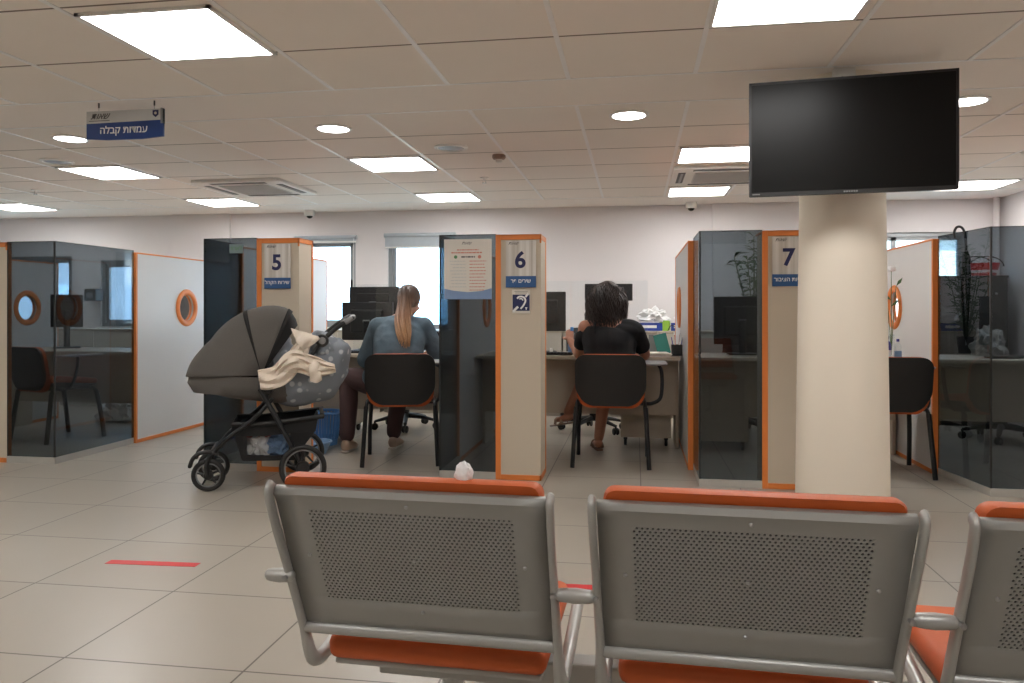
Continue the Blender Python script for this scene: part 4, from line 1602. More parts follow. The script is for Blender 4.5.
# dark cupboard behind the right glass, with a red basket on top
t = thing('dark_cupboard', 'tall dark cupboard behind the right smoked glass', 'cupboard', (3.29, 8.36, 0))
b = nb(); box(b, -.38, .34, .02, .5, .0, 1.47)
obj('body', b, M['cabdark'], t)
b = nb(); rbox(b, -.385, .345, 0, .5, 1.47, 1.495, .003)
obj('top', b, M['cabdark'], t)
for (a, c) in ((-.375, -.02), (-.016, .335)):
    b = nb(); box(b, a, c, .003, .02, .04, 1.465)
    d = obj('door', b, M['cabdark'], t)
    b = nb(); ell(b, ((a + c) / 2 + .07, -.008, 1.315), (.012, .012, .012))
    obj('knob', b, M['chrome'], d, smooth=60)
t = thing('red_basket', 'red basket with dark arched handles on the dark cupboard', 'basket', (3.48, 8.55, 1.496))
b = nb(); lathe(b, [(.0005, 0), (.11, 0), (.14, .11), (.145, .13), (.135, .13), (.105, .01), (.0005, .008)], n=28, cap=False)
obj('bowl', b, M['red'], t, smooth=45)
b = nb(); lathe(b, [(.118, .03), (.1285, .06)], n=28, cap=False)
obj('white_band', b, M['white'], t)
for dx in (-.05, .05):
    b = nb(); tube(b, [(dx + .16 * math.cos(a) - .02, .0, .1 + .10 * math.sin(a)) for a in [PI * i / 14 for i in range(15)]], .006, 8)
    obj('handle', b, M['black'], t, smooth=60)
crumple('white_bag', (2.78, 6.72, D + .08), (.11, .09, .13), 2.2, M['bagdim'], 'white bag on the counter behind the right smoked glass', 'bag')
crumple('carrier_bag', (-5.3, 7.35, .10), (.20, .14, .15), 6.4, M['tissue'], 'pale carrier bag on the floor seen low through the left smoked glass', 'bag')

# umbrella hooked on the top of the side pane at the right
ux, uy = 2.134, 5.56
t = thing('umbrella', 'dark folded umbrella hooked over the top of the right smoked glass', 'umbrella', (ux, uy, 0))
b = nb()
tube(b, smooth_path([(-.045, 0, 1.63), (-.05, 0, 1.665), (-.034, 0, 1.70), (-.006, 0, 1.70), (.014, 0, 1.665), (.022, 0, 1.60), (.022, 0, 1.54)], 6), .0085, 10)
obj('hook_handle', b, M['black'], t, smooth=50)
b = nb(); tube(b, [(.022, 0, 1.55), (.022, 0, .92)], .005, 8)
obj('shaft', b, M['chrome'], t)
b = nb()
prof = [(.006, 0.94), (.018, 1.0), (.034, 1.2), (.04, 1.38), (.032, 1.44), (.036, 1.50), (.012, 1.545)]
rings = []
for r, z in prof:
    rings.append([b.verts.new((.022 + .001 + r * (1 + .22 * math.sin(8 * 2 * PI * k / 32)) * math.cos(2 * PI * k / 32) * .55, r * (1 + .22 * math.sin(8 * 2 * PI * k / 32)) * math.sin(2 * PI * k / 32), z)) for k in range(32)])
for a, c in zip(rings[:-1], rings[1:]):
    for k in range(32):
        b.faces.new((a[k], a[(k + 1) % 32], c[(k + 1) % 32], c[k]))
b.faces.new(rings[0][::-1]); b.faces.new(rings[-1])
obj('canopy', b, M['strolldark'], t, smooth=50)

# potted plant behind the glass of pillar 7
def leafy(name, label, loc, stems, hgt, potr, poth, lsz, seed, flower=False):
    rnd = random.Random(seed)
    t = thing(name, label, 'plant', loc)
    b = nb(); lathe(b, [(.0005, 0), (potr * .75, 0), (potr, poth), (potr * .9, poth), (potr * .88, poth * .9), (.0005, poth * .9)], n=24)
    obj('pot', b, M['pot'], t, smooth=40)
    sb, lb = nb(), nb()
    for i in range(stems):
        a = 2 * PI * i / stems + rnd.uniform(-.4, .4)
        lean = rnd.uniform(.1, .5) * (.25 + .75 * hgt) 
        H = hgt * rnd.uniform(.7, 1.0)
        pts = smooth_path([(0.01 * math.cos(a), .01 * math.sin(a), poth * .85), (lean * .35 * math.cos(a), lean * .35 * math.sin(a), poth + H * .5), (lean * .7 * math.cos(a), lean * .7 * math.sin(a), poth + H)], 6)
        tube(sb, pts, [.006, .003], 6)
        for j in range(2, len(pts)):
            p = pts[j]
            for q in range(2):
                an = rnd.uniform(0, 2 * PI)
                d = Vector((math.cos(an), math.sin(an), rnd.uniform(-.1, .7))).normalized()
                L = lsz * rnd.uniform(.7, 1.2)
                sd = d.cross(Vector((0, 0, 1))).normalized() * L * .14
                mid = p + d * L * .45 + Vector((0, 0, .01)); tip = p + d * L - Vector((0, 0, L * .15))
                v0 = lb.verts.new(p); v1 = lb.verts.new(mid + sd); v2 = lb.verts.new(tip); v3 = lb.verts.new(mid - sd); vm = lb.verts.new(mid - Vector((0, 0, .006)))
                lb.faces.new((v0, v1, vm)); lb.faces.new((v1, v2, vm)); lb.faces.new((v2, v3, vm)); lb.faces.new((v3, v0, vm))
    obj('stems', sb, M['stem'], t, smooth=60)
    o = obj('foliage', lb, M['leaf'], t, recalc=False)
    sm = o.modifiers.new('thickness', 'SOLIDIFY'); sm.thickness = .0015
    return t
leafy('potted_plant', 'tall leafy green plant seen through the glass left of pillar 7', (1.02, 7.05, D), 9, .90, .08, .14, .13, 5)
t = thing('flower_vase', 'slim vase with a pale flower against the white partition right of the round column', 'vase', (1.985, 6.52, D))
b = nb(); lathe(b, [(.0005, 0), (.03, 0), (.036, .06), (.022, .15), (.026, .18), (.02, .18), (.016, .15)], n=20, cap=False)
obj('vase', b, M['clear'], t, smooth=45)
b = nb()
for (x, y, z) in ((.0, 0, .68), (-.05, .01, .62), (.03, -.02, .56)):
    tube(b, smooth_path([(0, 0, .02), (x * .3, y, .3), (x, y, z)], 5), .003, 6)
obj('stems', b, M['stem'], t)
b = nb()
for i in range(6):
    a = i * PI / 3
    ell(b, (.018 * math.cos(a), .018 * math.sin(a), .695), (.016, .016, .022), 10, 6)
obj('flower', b, M['white'], t, smooth=60)
lb = nb()
for (p, d, L) in (((-.05, .01, .62), (-.5, 0, .6), .08), ((.03, -.02, .56), (.5, 0, .7), .08), ((0, 0, .45), (-.7, .1, .5), .09), ((0, 0, .40), (.6, -.1, .6), .08)):
    p = Vector(p); d = Vector(d).normalized(); sd = d.cross(Vector((0, 1, 0))).normalized() * L * .16
    v = [lb.verts.new(q) for q in (p, p + d * L * .5 + sd, p + d * L, p + d * L * .5 - sd)]
    lb.faces.new(v)
o = obj('leaves', lb, M['leaf'], t); sm = o.modifiers.new('thickness', 'SOLIDIFY'); sm.thickness = .0015

# wall dispenser behind the left glass and blue baskets on the floor
t = thing('wall_dispenser', 'dark wall dispenser seen through the left glass', 'dispenser', (-6.70, 8.84, 1.34))
b = nb(); rbox(b, -.08, .08, -.09, .058, -.07, .08, .015)
obj('housing', b, M['black'], t)
b = nb(); rbox(b, -.04, .04, -.096, -.085, -.03, .03, .005)
obj('window', b, M['grey'], t)

def blue_basket(label, loc, r, h):
    t = thing('waste_basket', label, 'basket', loc)
    n = 28
    b = nb()
    for k in range(n):
        a = 2 * PI * k / n
        d = Vector((math.cos(a), math.sin(a), 0))
        tube(b, [d * r * .82 + Vector((0, 0, .05)), d * r * .99 + Vector((0, 0, h - .02))], .0075, 6)
    obj('ribs', b, M['bluebin'], t, smooth=50)
    b = nb(); torus(b, (0, 0, h - .012), r, .012, n, 8)
    obj('rim', b, M['bluebin'], t, smooth=60)
    b = nb(); lathe(b, [(.0005, 0), (r * .8, 0), (r * .84, .07), (r * .8, .07), (r * .76, .01), (.0005, .01)], n=n, cap=False)
    obj('bowl', b, M['bluebin'], t, smooth=40)
    return t
blue_basket('blue slatted waste basket on the floor between the pram and the denim jacket', (-2.65, 6.37, 0), .145, .29)
t = thing('plastic_basin', 'pale blue plastic basin on the floor behind the pram rear wheel', 'basin', (-2.55, 5.95, 0))
b = nb(); lathe(b, [(.0005, 0), (.09, 0), (.13, .09), (.14, .09), (.138, .1), (.125, .1), (.085, .008), (.0005, .008)], n=32, cap=False)
obj('bowl', b, M['bluepale'], t, smooth=45)

# ================================================================== pram
PR = thing('pram', 'grey hooded pram on black frame parked in front of pillar 5', 'pram', (-2.437, 4.87, 0), R(24))
def wheel(x, y, r, tr, lab=None):
    b = nb(); torus(b, (x, y, r), r - tr, tr, 40, 10, 'Y', ry=tr * 1.05)
    w = obj('wheel', b, M['black'], PR, smooth=60)
    b = nb(); torus(b, (x, y, r), r - tr * 2.1, tr * .35, 36, 6, 'Y', ry=tr * .7)
    obj('rim', b, M['grey'], w, smooth=60)
    b = nb()
    for k in range(5):
        a = 2 * PI * k / 5 + .4
        d = Vector((math.cos(a), 0, math.sin(a)))
        tube(b, [Vector((x, y, r)) + d * r * .16, Vector((x, y, r)) + d * (r - tr * 2)], [.009, .006], 6)
    obj('spokes', b, M['blackm'], w, smooth=50)
    b = nb(); lathe(b, [(.0005, -.026), (r * .26, -.022), (r * .3, -.01), (r * .3, .01), (r * .26, .022), (.0005, .026)], c=(x, y, r), n=20, axis='Y')
    obj('hub', b, M['black'], w, smooth=40)
for s in (-1, 1):
    wheel(.245, s * .30, .148, .017)
    wheel(-.335, s * .155, .104, .015)
def ptube(name, pts, r, ry=None, m='blackm', k=6, n=10, **kw):
    b = nb(); tube(b, smooth_path(pts, k), r, n, ry=ry, **kw)
    return obj(name, b, M[m], PR, smooth=50)
for s in (-1, 1):
    ptube('rear_leg', [(.245, s * .275, .148), (.20, s * .27, .24), (.09, s * .26, .45), (-.02, s * .255, .655)], .016, .025, up=(0, 1, 0))
    ptube('front_leg', [(-.30, s * .15, .245), (-.22, s * .20, .335), (-.06, s * .245, .46), (.06, s * .255, .59)], .014, .021, up=(0, 1, 0))
    b = nb()
    tube(b, smooth_path([(-.335, s * .155 - .03, .104), (-.345, s * .155 - .03, .16), (-.325, s * .155, .225), (-.29, s * .155, .26)], 5), .014, 8, ry=.02)
    tube(b, smooth_path([(-.335, s * .155 + .03, .104), (-.345, s * .155 + .03, .16), (-.325, s * .155, .225), (-.29, s * .155, .26)], 5), .014, 8, ry=.02)
    obj('fork', b, M['black'], PR, smooth=50)
    b = nb(); tube(b, smooth_path([(-.445, s * .155, .165), (-.428, s * .155, .21), (-.39, s * .155, .243), (-.33, s * .155, .25), (-.285, s * .155, .235)], 5), .013, 10, ry=.022, dome=True)
    obj('mudguard', b, M['black'], PR, smooth=60)
    ptube('handle_tube', [(.03, s * .245, .66), (.15, s * .25, .74), (.25, s * .25, .80), (.365, s * .25, .955)], .013, .02, up=(0, 1, 0))
    b = nb(); lathe(b, [(.0005, -.022), (.036, -.02), (.042, -.01), (.042, .01), (.036, .02), (.0005, .022)], c=(.365, s * .25, .955), n=24, axis='Y')
    h = obj('handle_joint', b, M['black'], PR, smooth=40)
    b = nb(); lathe(b, [(.0005, s * .026), (.022, s * .025), (.024, s * .018), (.0005, s * .018)], c=(.365, s * .25, .955), n=20, axis='Y')
    o = obj('joint_button', b, M['grey'], h, smooth=40)
    b = nb(); lathe(b, [(.0005, -.02), (.045, -.018), (.05, 0), (.045, .018), (.0005, .02)], c=(.02, s * .245, .665), n=24, axis='Y')
    obj('seat_joint', b, M['black'], PR, smooth=40)
b = nb()
tube(b, smooth_path([(.365, -.25, .955), (.45, -.25, 1.03), (.535, -.245, 1.088), (.565, -.20, 1.105), (.57, 0, 1.107), (.565, .20, 1.105), (.535, .245, 1.088), (.45, .25, 1.03), (.365, .25, .955)], 6), .015, 10)
obj('handlebar', b, M['black'], PR, smooth=60)
for s in (-1, 1):
    b = nb()
    tube(b, smooth_path([(.515, s * .248, 1.075), (.54, s * .243, 1.091), (.562, s * .215, 1.104), (.567, s * .16, 1.106)], 4), .0185, 10, dome=True)
    obj('grip', b, M['grey'], PR, smooth=60)
ptube('rear_axle', [(.245, -.28, .148), (.245, .28, .148)], .014)
ptube('front_bar', [(-.31, -.16, .25), (-.31, .16, .25)], .016)
ptube('cross_bar', [(.02, -.25, .60), (.02, .25, .60)], .012)
b = nb(); rbox(b, .19, .26, -.20, .20, .135, .185, .012)
obj('brake_housing', b, M['black'], PR)

# shopping basket: rim, floor, end walls and a see-in opening on each side
b = nb()
def quadstrip(b, A, B):
    va = [b.verts.new(p) for p in A]; vb = [b.verts.new(p) for p in B]
    for i in range(len(A) - 1):
        b.faces.new((va[i], va[i + 1], vb[i + 1], vb[i]))
for s in (-1, 1):
    y = s * .215
    # upper band
    quadstrip(b, [(-.19, y, .43), (0, y, .425), (.34, y, .455)], [(-.17, y, .35), (0, y, .345), (.325, y, .37)])
    # lower band and end gussets around the opening
    quadstrip(b, [(-.14, y * .97, .235), (.0, y * .97, .22), (.21, y * .97, .215)], [(-.125, y * .93, .195), (0, y * .93, .19), (.19, y * .93, .185)])
    quadstrip(b, [(-.17, y, .35), (-.14, y * .97, .235)], [(-.10, y, .348), (-.10, y * .97, .23)])
    quadstrip(b, [(.17, y, .357), (.15, y * .97, .217)], [(.325, y, .37), (.21, y * .97, .215)])
quadstrip(b, [(-.19, -.215, .43), (-.125, -.2, .195)], [(-.19, .215, .43), (-.125, .2, .195)])
quadstrip(b, [(.34, -.215, .455), (.19, -.2, .185)], [(.34, .215, .455), (.19, .2, .185)])
quadstrip(b, [(-.125, -.2, .195), (.19, -.2, .185)], [(-.125, .2, .195), (.19, .2, .185)])
o = obj('basket', b, M['strolldark'], PR)
sd = o.modifiers.new('thickness', 'SOLIDIFY'); sd.thickness = .005
b = nb()
tube(b, smooth_path([(-.19, -.215, .43), (.0, -.22, .425), (.34, -.215, .458), (.365, -.17, .462), (.365, .17, .462), (.34, .215, .458), (0, .22, .425), (-.19, .215, .43)], 5), .012, 8, ry=.016)
obj('basket_rim', b, M['black'], PR, smooth=50)

b = nb()
quadstrip(b, [(-.17, -.2135, .35), (.0, -.2135, .345), (.20, -.2135, .36)], [(-.13, -.207, .235), (0, -.207, .22), (.19, -.207, .215)])
obj('mesh_window', b, M['net'], PR)
# carrycot body
b = nb()
secs = []
NP = 40
for (z, xa, xb, w) in ((.545, -.28, .26, .14), (.56, -.36, .32, .18), (.60, -.44, .38, .205), (.66, -.475, .40, .215), (.715, -.465, .40, .215)):
    ring = []
    for k in range(NP):
        a = 2 * PI * k / NP
        ca, sa = math.cos(a), math.sin(a)
        e = .62
        cx_, hx_ = (xa + xb) / 2, (xb - xa) / 2
        # rise of the foot end
        x = cx_ + hx_ * math.copysign(abs(ca) ** e, ca); y = w * math.copysign(abs(sa) ** e, sa)
        zz = z + .075 * ((-x + .1) / .55 if x < .1 else 0) * (1 if z < .6 else .35)
        ring.append(b.verts.new((x, y, zz)))
    secs.append(ring)
for A, B in zip(secs[:-1], secs[1:]):
    for k in range(NP):
        b.faces.new((A[k], A[(k + 1) % NP], B[(k + 1) % NP], B[k]))
b.faces.new(secs[0][::-1]); b.faces.new(secs[-1])
obj('carrycot', b, M['stroll'], PR, smooth=50)

# hood: ribs turning about the side pivots
PVX, PVZ = -.01, .735
def hood_R(th):
    # radius of the hood outline at angle th (deg, 0 = towards the handle, 90 = up, 180 = towards the front)
    tab = [(55, .40), (62, .44), (70, .455), (82, .448), (95, .432), (112, .415), (130, .405), (145, .40), (158, .425), (170, .455), (181, .475)]
    for (a, ra), (c, rc) in zip(tab[:-1], tab[1:]):
        if a <= th <= c:
            return ra + (rc - ra) * (th - a) / (c - a)
    return tab[0][1] if th < 55 else tab[-1][1]
def hood(off=0, a0=68, a1=181, n=26, m=28, w=.222):
    b = nb()
    rows = []
    for i in range(n):
        th = a0 + (a1 - a0) * i / (n - 1)
        RR = hood_R(th)
        seam = .006 * math.sin(R((th - 60) * 3)) 
        row = []
        for j in range(m + 1):
            ph = -90 + 180 * j / m
            c, s = math.cos(R(ph)), math.sin(R(ph))
            rr = (RR + off + seam * c) * abs(c) ** .5
            y = (w + off) * math.copysign(abs(s) ** .62, s)
            row.append(b.verts.new((PVX + rr * math.cos(R(th)), y, PVZ + rr * math.sin(R(th)))))
        rows.append(row)
    for A, B in zip(rows[:-1], rows[1:]):
        for j in range(m):
            b.faces.new((A[j], A[j + 1], B[j + 1], B[j]))
    bmesh.ops.remove_doubles(b, verts=b.verts[:], dist=.0005)
    return b
o = obj('hood', hood(), M['stroll'], PR, smooth=60)
sd = o.modifiers.new('thickness', 'SOLIDIFY'); sd.thickness = .006; sd.offset = -1
o = obj('hood_lining', hood(-.012, 55, 170), M['strolldark'], PR, smooth=60)
b = hood(.004, 103, 107, 3)
o = obj('hood_seam', b, M['strolldark'], PR, smooth=60)
sd = o.modifiers.new('thickness', 'SOLIDIFY'); sd.thickness = .005
b = hood(.003, 65, 69, 3)
o = obj('hood_visor', b, M['strolldark'], PR, smooth=60)
sd = o.modifiers.new('thickness', 'SOLIDIFY'); sd.thickness = .006
# apron of star-print cloth over the foot end
b = nb()
t = bmesh.new(); bmesh.ops.create_uvsphere(t, u_segments=40, v_segments=24, radius=1)
for v in t.verts:
    d = v.co.normalized()
    k = 1 + .10 * noise.noise(d * 2.1 + Vector((1.3, 0, 0))) + .035 * noise.noise(d * 6)
    e = Vector((math.copysign(abs(d.x) ** .8, d.x), math.copysign(abs(d.y) ** .75, d.y), math.copysign(abs(d.z) ** .85, d.z)))
    v.co = Vector((.285 + e.x * .245 * k + .10 * max(0, e.z) * 1.0, e.y * .245 * k, .735 + e.z * .215 * k + .04 * e.x))
merge(b, t)
obj('apron', b, M['star'], PR, smooth=70)
b = nb()
t = bmesh.new(); bmesh.ops.create_uvsphere(t, u_segments=32, v_segments=20, radius=1)
for v in t.verts:
    d = v.co.normalized()
    k = 1 + .15 * noise.noise(d * 2.5 + Vector((0, 4.2, 0)))
    v.co = Vector((.37 + d.x * .12 * k, d.y * .235 * k, .90 + d.z * .11 * k - .02 * d.x))
merge(b, t)
obj('apron_flap', b, M['star'], PR, smooth=70)
b = nb()
t = bmesh.new(); bmesh.ops.create_uvsphere(t, u_segments=24, v_segments=16, radius=1)
for v in t.verts:
    d = v.co.normalized()
    k = 1 + .2 * noise.noise(d * 2.5)
    v.co = Vector((.09 + d.x * .11 * k, d.y * .19 * k, .86 + d.z * .13 * k))
merge(b, t)
obj('pillow', b, M['star'], PR, smooth=70)

# cream blanket tumbling over the near side
Mp = Matrix.Translation(PR.location) @ Euler((0, 0, PR.rotation_euler.z)).to_matrix().to_4x4()
def sheet(b, rows, thick=.008):
    """closed cloth strip: rows of points, both faces and all four rims"""
    n, m = len(rows), len(rows[0])
    def nrm(i, j):
        a = Vector(rows[min(i + 1, n - 1)][j]) - Vector(rows[max(i - 1, 0)][j])
        c = Vector(rows[i][min(j + 1, m - 1)]) - Vector(rows[i][max(j - 1, 0)])
        q = a.cross(c)
        return q.normalized() if q.length > 1e-9 else Vector((0, -1, 0))
    F = [[b.verts.new(Vector(rows[i][j]) + nrm(i, j) * thick * .5) for j in range(m)] for i in range(n)]
    G = [[b.verts.new(Vector(rows[i][j]) - nrm(i, j) * thick * .5) for j in range(m)] for i in range(n)]
    for i in range(n - 1):
        for j in range(m - 1):
            b.faces.new((F[i][j], F[i][j + 1], F[i + 1][j + 1], F[i + 1][j]))
            b.faces.new((G[i][j], G[i + 1][j], G[i + 1][j + 1], G[i][j + 1]))
    for i in range(n - 1):
        b.faces.new((F[i][0], F[i + 1][0], G[i + 1][0], G[i][0])); b.faces.new((F[i][m - 1], G[i][m - 1], G[i + 1][m - 1], F[i + 1][m - 1]))
    for j in range(m - 1):
        b.faces.new((F[0][j], G[0][j], G[0][j + 1], F[0][j + 1])); b.faces.new((F[n - 1][j], F[n - 1][j + 1], G[n - 1][j + 1], G[n - 1][j]))
def strip(b, top, bot, m=9, n=28, amp=.018, fr=9, seed=0):
    T = smooth_path(top, 8); B = smooth_path(bot, 8)
    rows = []
    L = min(len(T), len(B))
    for i in range(L):
        row = []
        for j in range(m):
            t = j / (m - 1)
            p = T[i].lerp(B[i], t)
            bulge = .03 * math.sin(PI * t)
            p = p + Vector((0, -bulge - amp * math.sin(fr * t * PI * .5 + i * .35 + seed) + .02 * noise.noise(p * 14 + Vector((seed, 0, 0))), .012 * noise.noise(p * 11)))
            row.append(p)
        rows.append(row)
    sheet(b, rows)
b = nb()
strip(b, [(.22, -.22, .965), (.16, -.25, .885), (.08, -.27, .80), (-.03, -.285, .77)], [(.30, -.16, 1.00), (.27, -.27, .86), (.14, -.295, .68), (-.01, -.29, .655)], seed=.4)
strip(b, [(.06, -.285, .79), (.18, -.30, .90), (.30, -.30, .86), (.44, -.29, .80)], [(.10, -.30, .72), (.22, -.315, .76), (.33, -.31, .72), (.45, -.29, .755)], amp=.02, fr=13, seed=2.2)
strip(b, [(.17, -.18, 1.03), (.23, -.21, 1.02), (.29, -.24, 1.00), (.34, -.25, .985)], [(.22, -.24, .93), (.25, -.27, .90), (.29, -.275, .92), (.35, -.265, .97)], amp=.012, fr=4, seed=1.1)
strip(b, [(.28, -.31, .84), (.31, -.315, .83), (.35, -.31, .80)], [(.29, -.315, .70), (.325, -.315, .685), (.36, -.31, .70)], amp=.01, fr=5, seed=3.1)
for v in b.verts:
    v.co = Vector(v.co)
bl = obj('blanket', b, M['cream'], loc=PR.location, rz=PR.rotation_euler.z, smooth=70)
tag(bl, 'crumpled cream knitted blanket draped over the side of the pram', 'blanket')
def bag_in(name, c, r, seed, mat, lab):
    o = crumple(name, (0, 0, 0), r, seed, mat, lab, 'bag')
    p = Mp @ Vector(c)
    o.location = p; o.rotation_euler.z = PR.rotation_euler.z
    return o
bag_in('shopping_bag', (-.03, -.13, .27), (.085, .07, .09), 1.7, M['tissue'], 'white plastic bag in the pram basket')
bag_in('nappy_bag', (.10, -.13, .258), (.10, .07, .085), 9.2, M['bluepale'], 'grey blue soft bag in the pram basket')
bag_in('red_pouch', (-.03, -.14, .345), (.07, .04, .02), 4.4, M['red'], 'red pouch on the white bag in the pram basket')

# ================================================================== people
def hand(b, wrist, d, palm_n, size=1.0, curl=.5, thumb_side=1):
    """palm, four bent fingers of unequal length, thumb from the side of the palm"""
    w = Vector(wrist); d = Vector(d).normalized(); n = Vector(palm_n)
    n = (n - d * n.dot(d)).normalized()
    s = d.cross(n).normalized() * thumb_side
    k = size
    tube(b, [w - d * .02 * k, w + d * .02 * k, w + d * .055 * k, w + d * .092 * k], [.022 * k, .034 * k, .041 * k, .039 * k], 14, ry=[.018 * k, .017 * k, .016 * k, .012 * k], up=n, dome=True)
    for i, (off, L) in enumerate(((.030, .068), (.010, .078), (-.010, .072), (-.029, .056))):
        p = w + d * .086 * k + s * off * k
        pts = [p]
        dirv = d.copy()
        for j, f in enumerate((.45, .32, .23)):
            a = curl * (.35 + .45 * j)
            dv = (d * math.cos(a) + n * math.sin(a)).normalized()
            p = p + dv * L * f * k
            pts.append(p)
        tube(b, smooth_path(pts, 3), [.0092 * k, .0088 * k, .0078 * k, .0066 * k], 8, dome=True)
    p = w + d * .03 * k + s * .030 * k
    tube(b, smooth_path([p, p + (d * .5 + s * .8).normalized() * .035 * k, p + (d * .85 + s * .6 + n * .3).normalized() * .066 * k], 4), [.0125 * k, .0105 * k, .0082 * k], 8, dome=True)

def head(b, c, yaw, pitch, roll=0, k=1.0):
    """skull, jaw, nose, brow, lips and ears; face towards local +Y"""
    mt = Matrix.Translation(c) @ Euler((pitch, roll, yaw)).to_matrix().to_4x4()
    t = bmesh.new()
    ell(t, (0, -.012, .022), (.077, .098, .094), 24, 16)
    ell(t, (0, .02, -.035), (.064, .074, .076), 20, 14)
    ell(t, (0, .048, -.088), (.034, .036, .026), 14, 10)
    ell(t, (0, .088, .022), (.05, .012, .012), 14, 8)
    tube(t, [(0, .088, .015), (0, .104, -.012), (0, .112, -.034)], [.009, .012, .014], 8, dome=True)
    ell(t, (0, .092, -.064), (.026, .01, .007), 12, 8)
    ell(t, (0, .09, -.076), (.023, .01, .008), 12, 8)
    for s in (-1, 1):
        ell(t, (s * .045, .07, -.03), (.022, .02, .022), 12, 8)
        ell(t, (s * .077, -.008, -.012), (.010, .019, .032), 12, 8, rot=(-.2, 0, s * .35))
    bmesh.ops.scale(t, vec=(k, k, k), verts=t.verts[:])
    merge(b, t, 0, mt)
    return mt

def eyes(parent, base, mt, k=1.0):
    for s in (-1, 1):
        b = nb(); ell(b, (s * .031 * k, .082 * k, .0), (.0125 * k, .0125 * k, .0125 * k), 12, 8)
        for v in b.verts: v.co = mt @ v.co - base
        e = obj('eye', b, M['eye'], parent, smooth=60)
        b = nb(); ell(b, (s * .031 * k, .0925 * k, .0), (.0058 * k, .003 * k, .0058 * k), 10, 6)
        for v in b.verts: v.co = mt @ v.co - base
        obj('iris', b, M['eyedark'], e, smooth=60)

def fin(name, b, mat, parent, base, voxel=None, sm=4, f=.5):
    for v in b.verts:
        v.co = v.co - base
    o = obj(name, b, mat, parent, smooth=None if voxel else 60)
    if voxel:
        remesh(o, voxel, sm, f)
    return o

# ---- person in the denim jacket
base = Vector((-1.82, 5.95, 0))
W1 = thing('person', 'person with a fair ponytail in a blue denim jacket, sitting back to the camera', 'person', base + Vector((-.03, .03, 0)))
HC1 = Vector((-1.815, 6.20, 1.222))
torso = [(-1.81, 5.88, .57), (-1.81, 5.875, .61), (-1.82, 5.90, .70), (-1.835, 5.97, .85), (-1.845, 6.04, .98), (-1.845, 6.09, 1.06), (-1.84, 6.115, 1.10)]
tr_x = [.15, .18, .165, .18, .19, .13, .06]
tr_y = [.09, .12, .115, .12, .11, .085, .055]
LS, RS = Vector((-2.035, 6.06, 1.015)), Vector((-1.655, 6.07, 1.02))
LE, RE = Vector((-2.165, 6.10, .735)), Vector((-1.545, 6.16, .745))
LW, RW = Vector((-2.06, 6.36, .80)), Vector((-1.68, 6.38, .805))
Lh, Rh = Vector((-1.92, 5.93, .56)), Vector((-1.70, 5.93, .56))
LK, RK = Vector((-2.325, 6.20, .575)), Vector((-1.94, 6.36, .565))
LA, RA = Vector((-2.285, 6.02, .11)), Vector((-1.955, 6.23, .11))
def limb3(b, A, Bm, C, ra, rb, rc, inf=0, stop=1.0):
    pts = [A, A.lerp(Bm, .5), Bm, Bm.lerp(C, .5 * stop), Bm.lerp(C, stop)]
    rm = rb + (rc - rb) * stop
    tube(b, smooth_path(pts, 5), [ra + inf, (ra + rb) * .52 + inf, rb + inf, (rb * 1.02 + rm) * .5 + inf, rm + inf], 14, dome=True)
b = nb()
tube(b, smooth_path(torso, 4), tr_x, 20, ry=tr_y, up=(0, 1, 0), dome=True)
tube(b, [(-1.84, 6.10, 1.06), (-1.83, 6.15, 1.13), HC1 + Vector((0, -.02, -.05))], [.058, .054, .055], 14, dome=True)
mt1 = head(b, HC1, R(-3), R(-20), 0, 1.04)
limb3(b, LS, LE, LW, .056, .043, .029); limb3(b, RS, RE, RW, .056, .043, .029)
hand(b, LW, (.55, .8, -.12), (0, .2, -1), 1.0, .5, 1); hand(b, RW, (-.5, .85, -.1), (0, .2, -1), 1.0, .6, -1)
limb3(b, Lh, LK, LA, .088, .062, .04); limb3(b, Rh, RK, RA, .088, .062, .04)
for A, dv in ((LA, Vector((-.05, 1, 0))), (RA, Vector((-.03, 1, 0)))):
    tube(b, [A + Vector((0, -.02, -.045)), A + dv * .07 + Vector((0, 0, -.06)), A + dv * .16 + Vector((0, 0, -.085))], [.036, .038, .03], 12, ry=[.035, .03, .018], dome=True)
body1 = fin('body', b, M['skin'], W1, base, .0085, 3)
eyes(W1, base, mt1, 1.04)
# denim jacket
b = nb()
jt = [(-1.81, 5.855, .56), (-1.815, 5.875, .64), (-1.825, 5.92, .75), (-1.838, 5.985, .87), (-1.845, 6.04, .97), (-1.845, 6.085, 1.05), (-1.842, 6.10, 1.075)]
tube(b, smooth_path(jt, 4), [.215, .21, .20, .212, .215, .155, .085], 24, ry=[.15, .148, .14, .142, .132, .105, .07], up=(0, 1, 0), dome=True)
for A, Bm, C in ((LS, LE, LW), (RS, RE, RW)):
    limb3(b, A, Bm, C, .08, .062, .044, 0, .93)
    tube(b, smooth_path([A.lerp(Vector((-1.845, 6.06, 1.06)), .8), A.lerp(Vector((-1.845, 6.06, 1.06)), .3), A], 4), [.06, .07, .08], 14, dome=True)
for v in b.verts:
    n = noise.noise(v.co * 11) + .6 * noise.noise(v.co * 23)
    v.co += Vector((.006 * n, -.017 * n, .008 * n))
jk = fin('denim_jacket', b, M['denim'], W1, base, .009, 3)
b = nb(); tube(b, [(-1.905, 6.03, 1.075), (-1.845, 6.045, 1.085), (-1.785, 6.035, 1.078)], [.018, .02, .018], 10, ry=[.03, .034, .03], dome=True)
tube(b, smooth_path([(-1.92, 6.09, 1.065), (-1.905, 6.035, 1.08), (-1.845, 6.02, 1.088), (-1.785, 6.035, 1.08), (-1.765, 6.09, 1.065)], 5), .014, 10, ry=.032, dome=True)
fin('collar', b, M['denim'], jk, Vector((0, 0, 0)) + base, .007, 2)
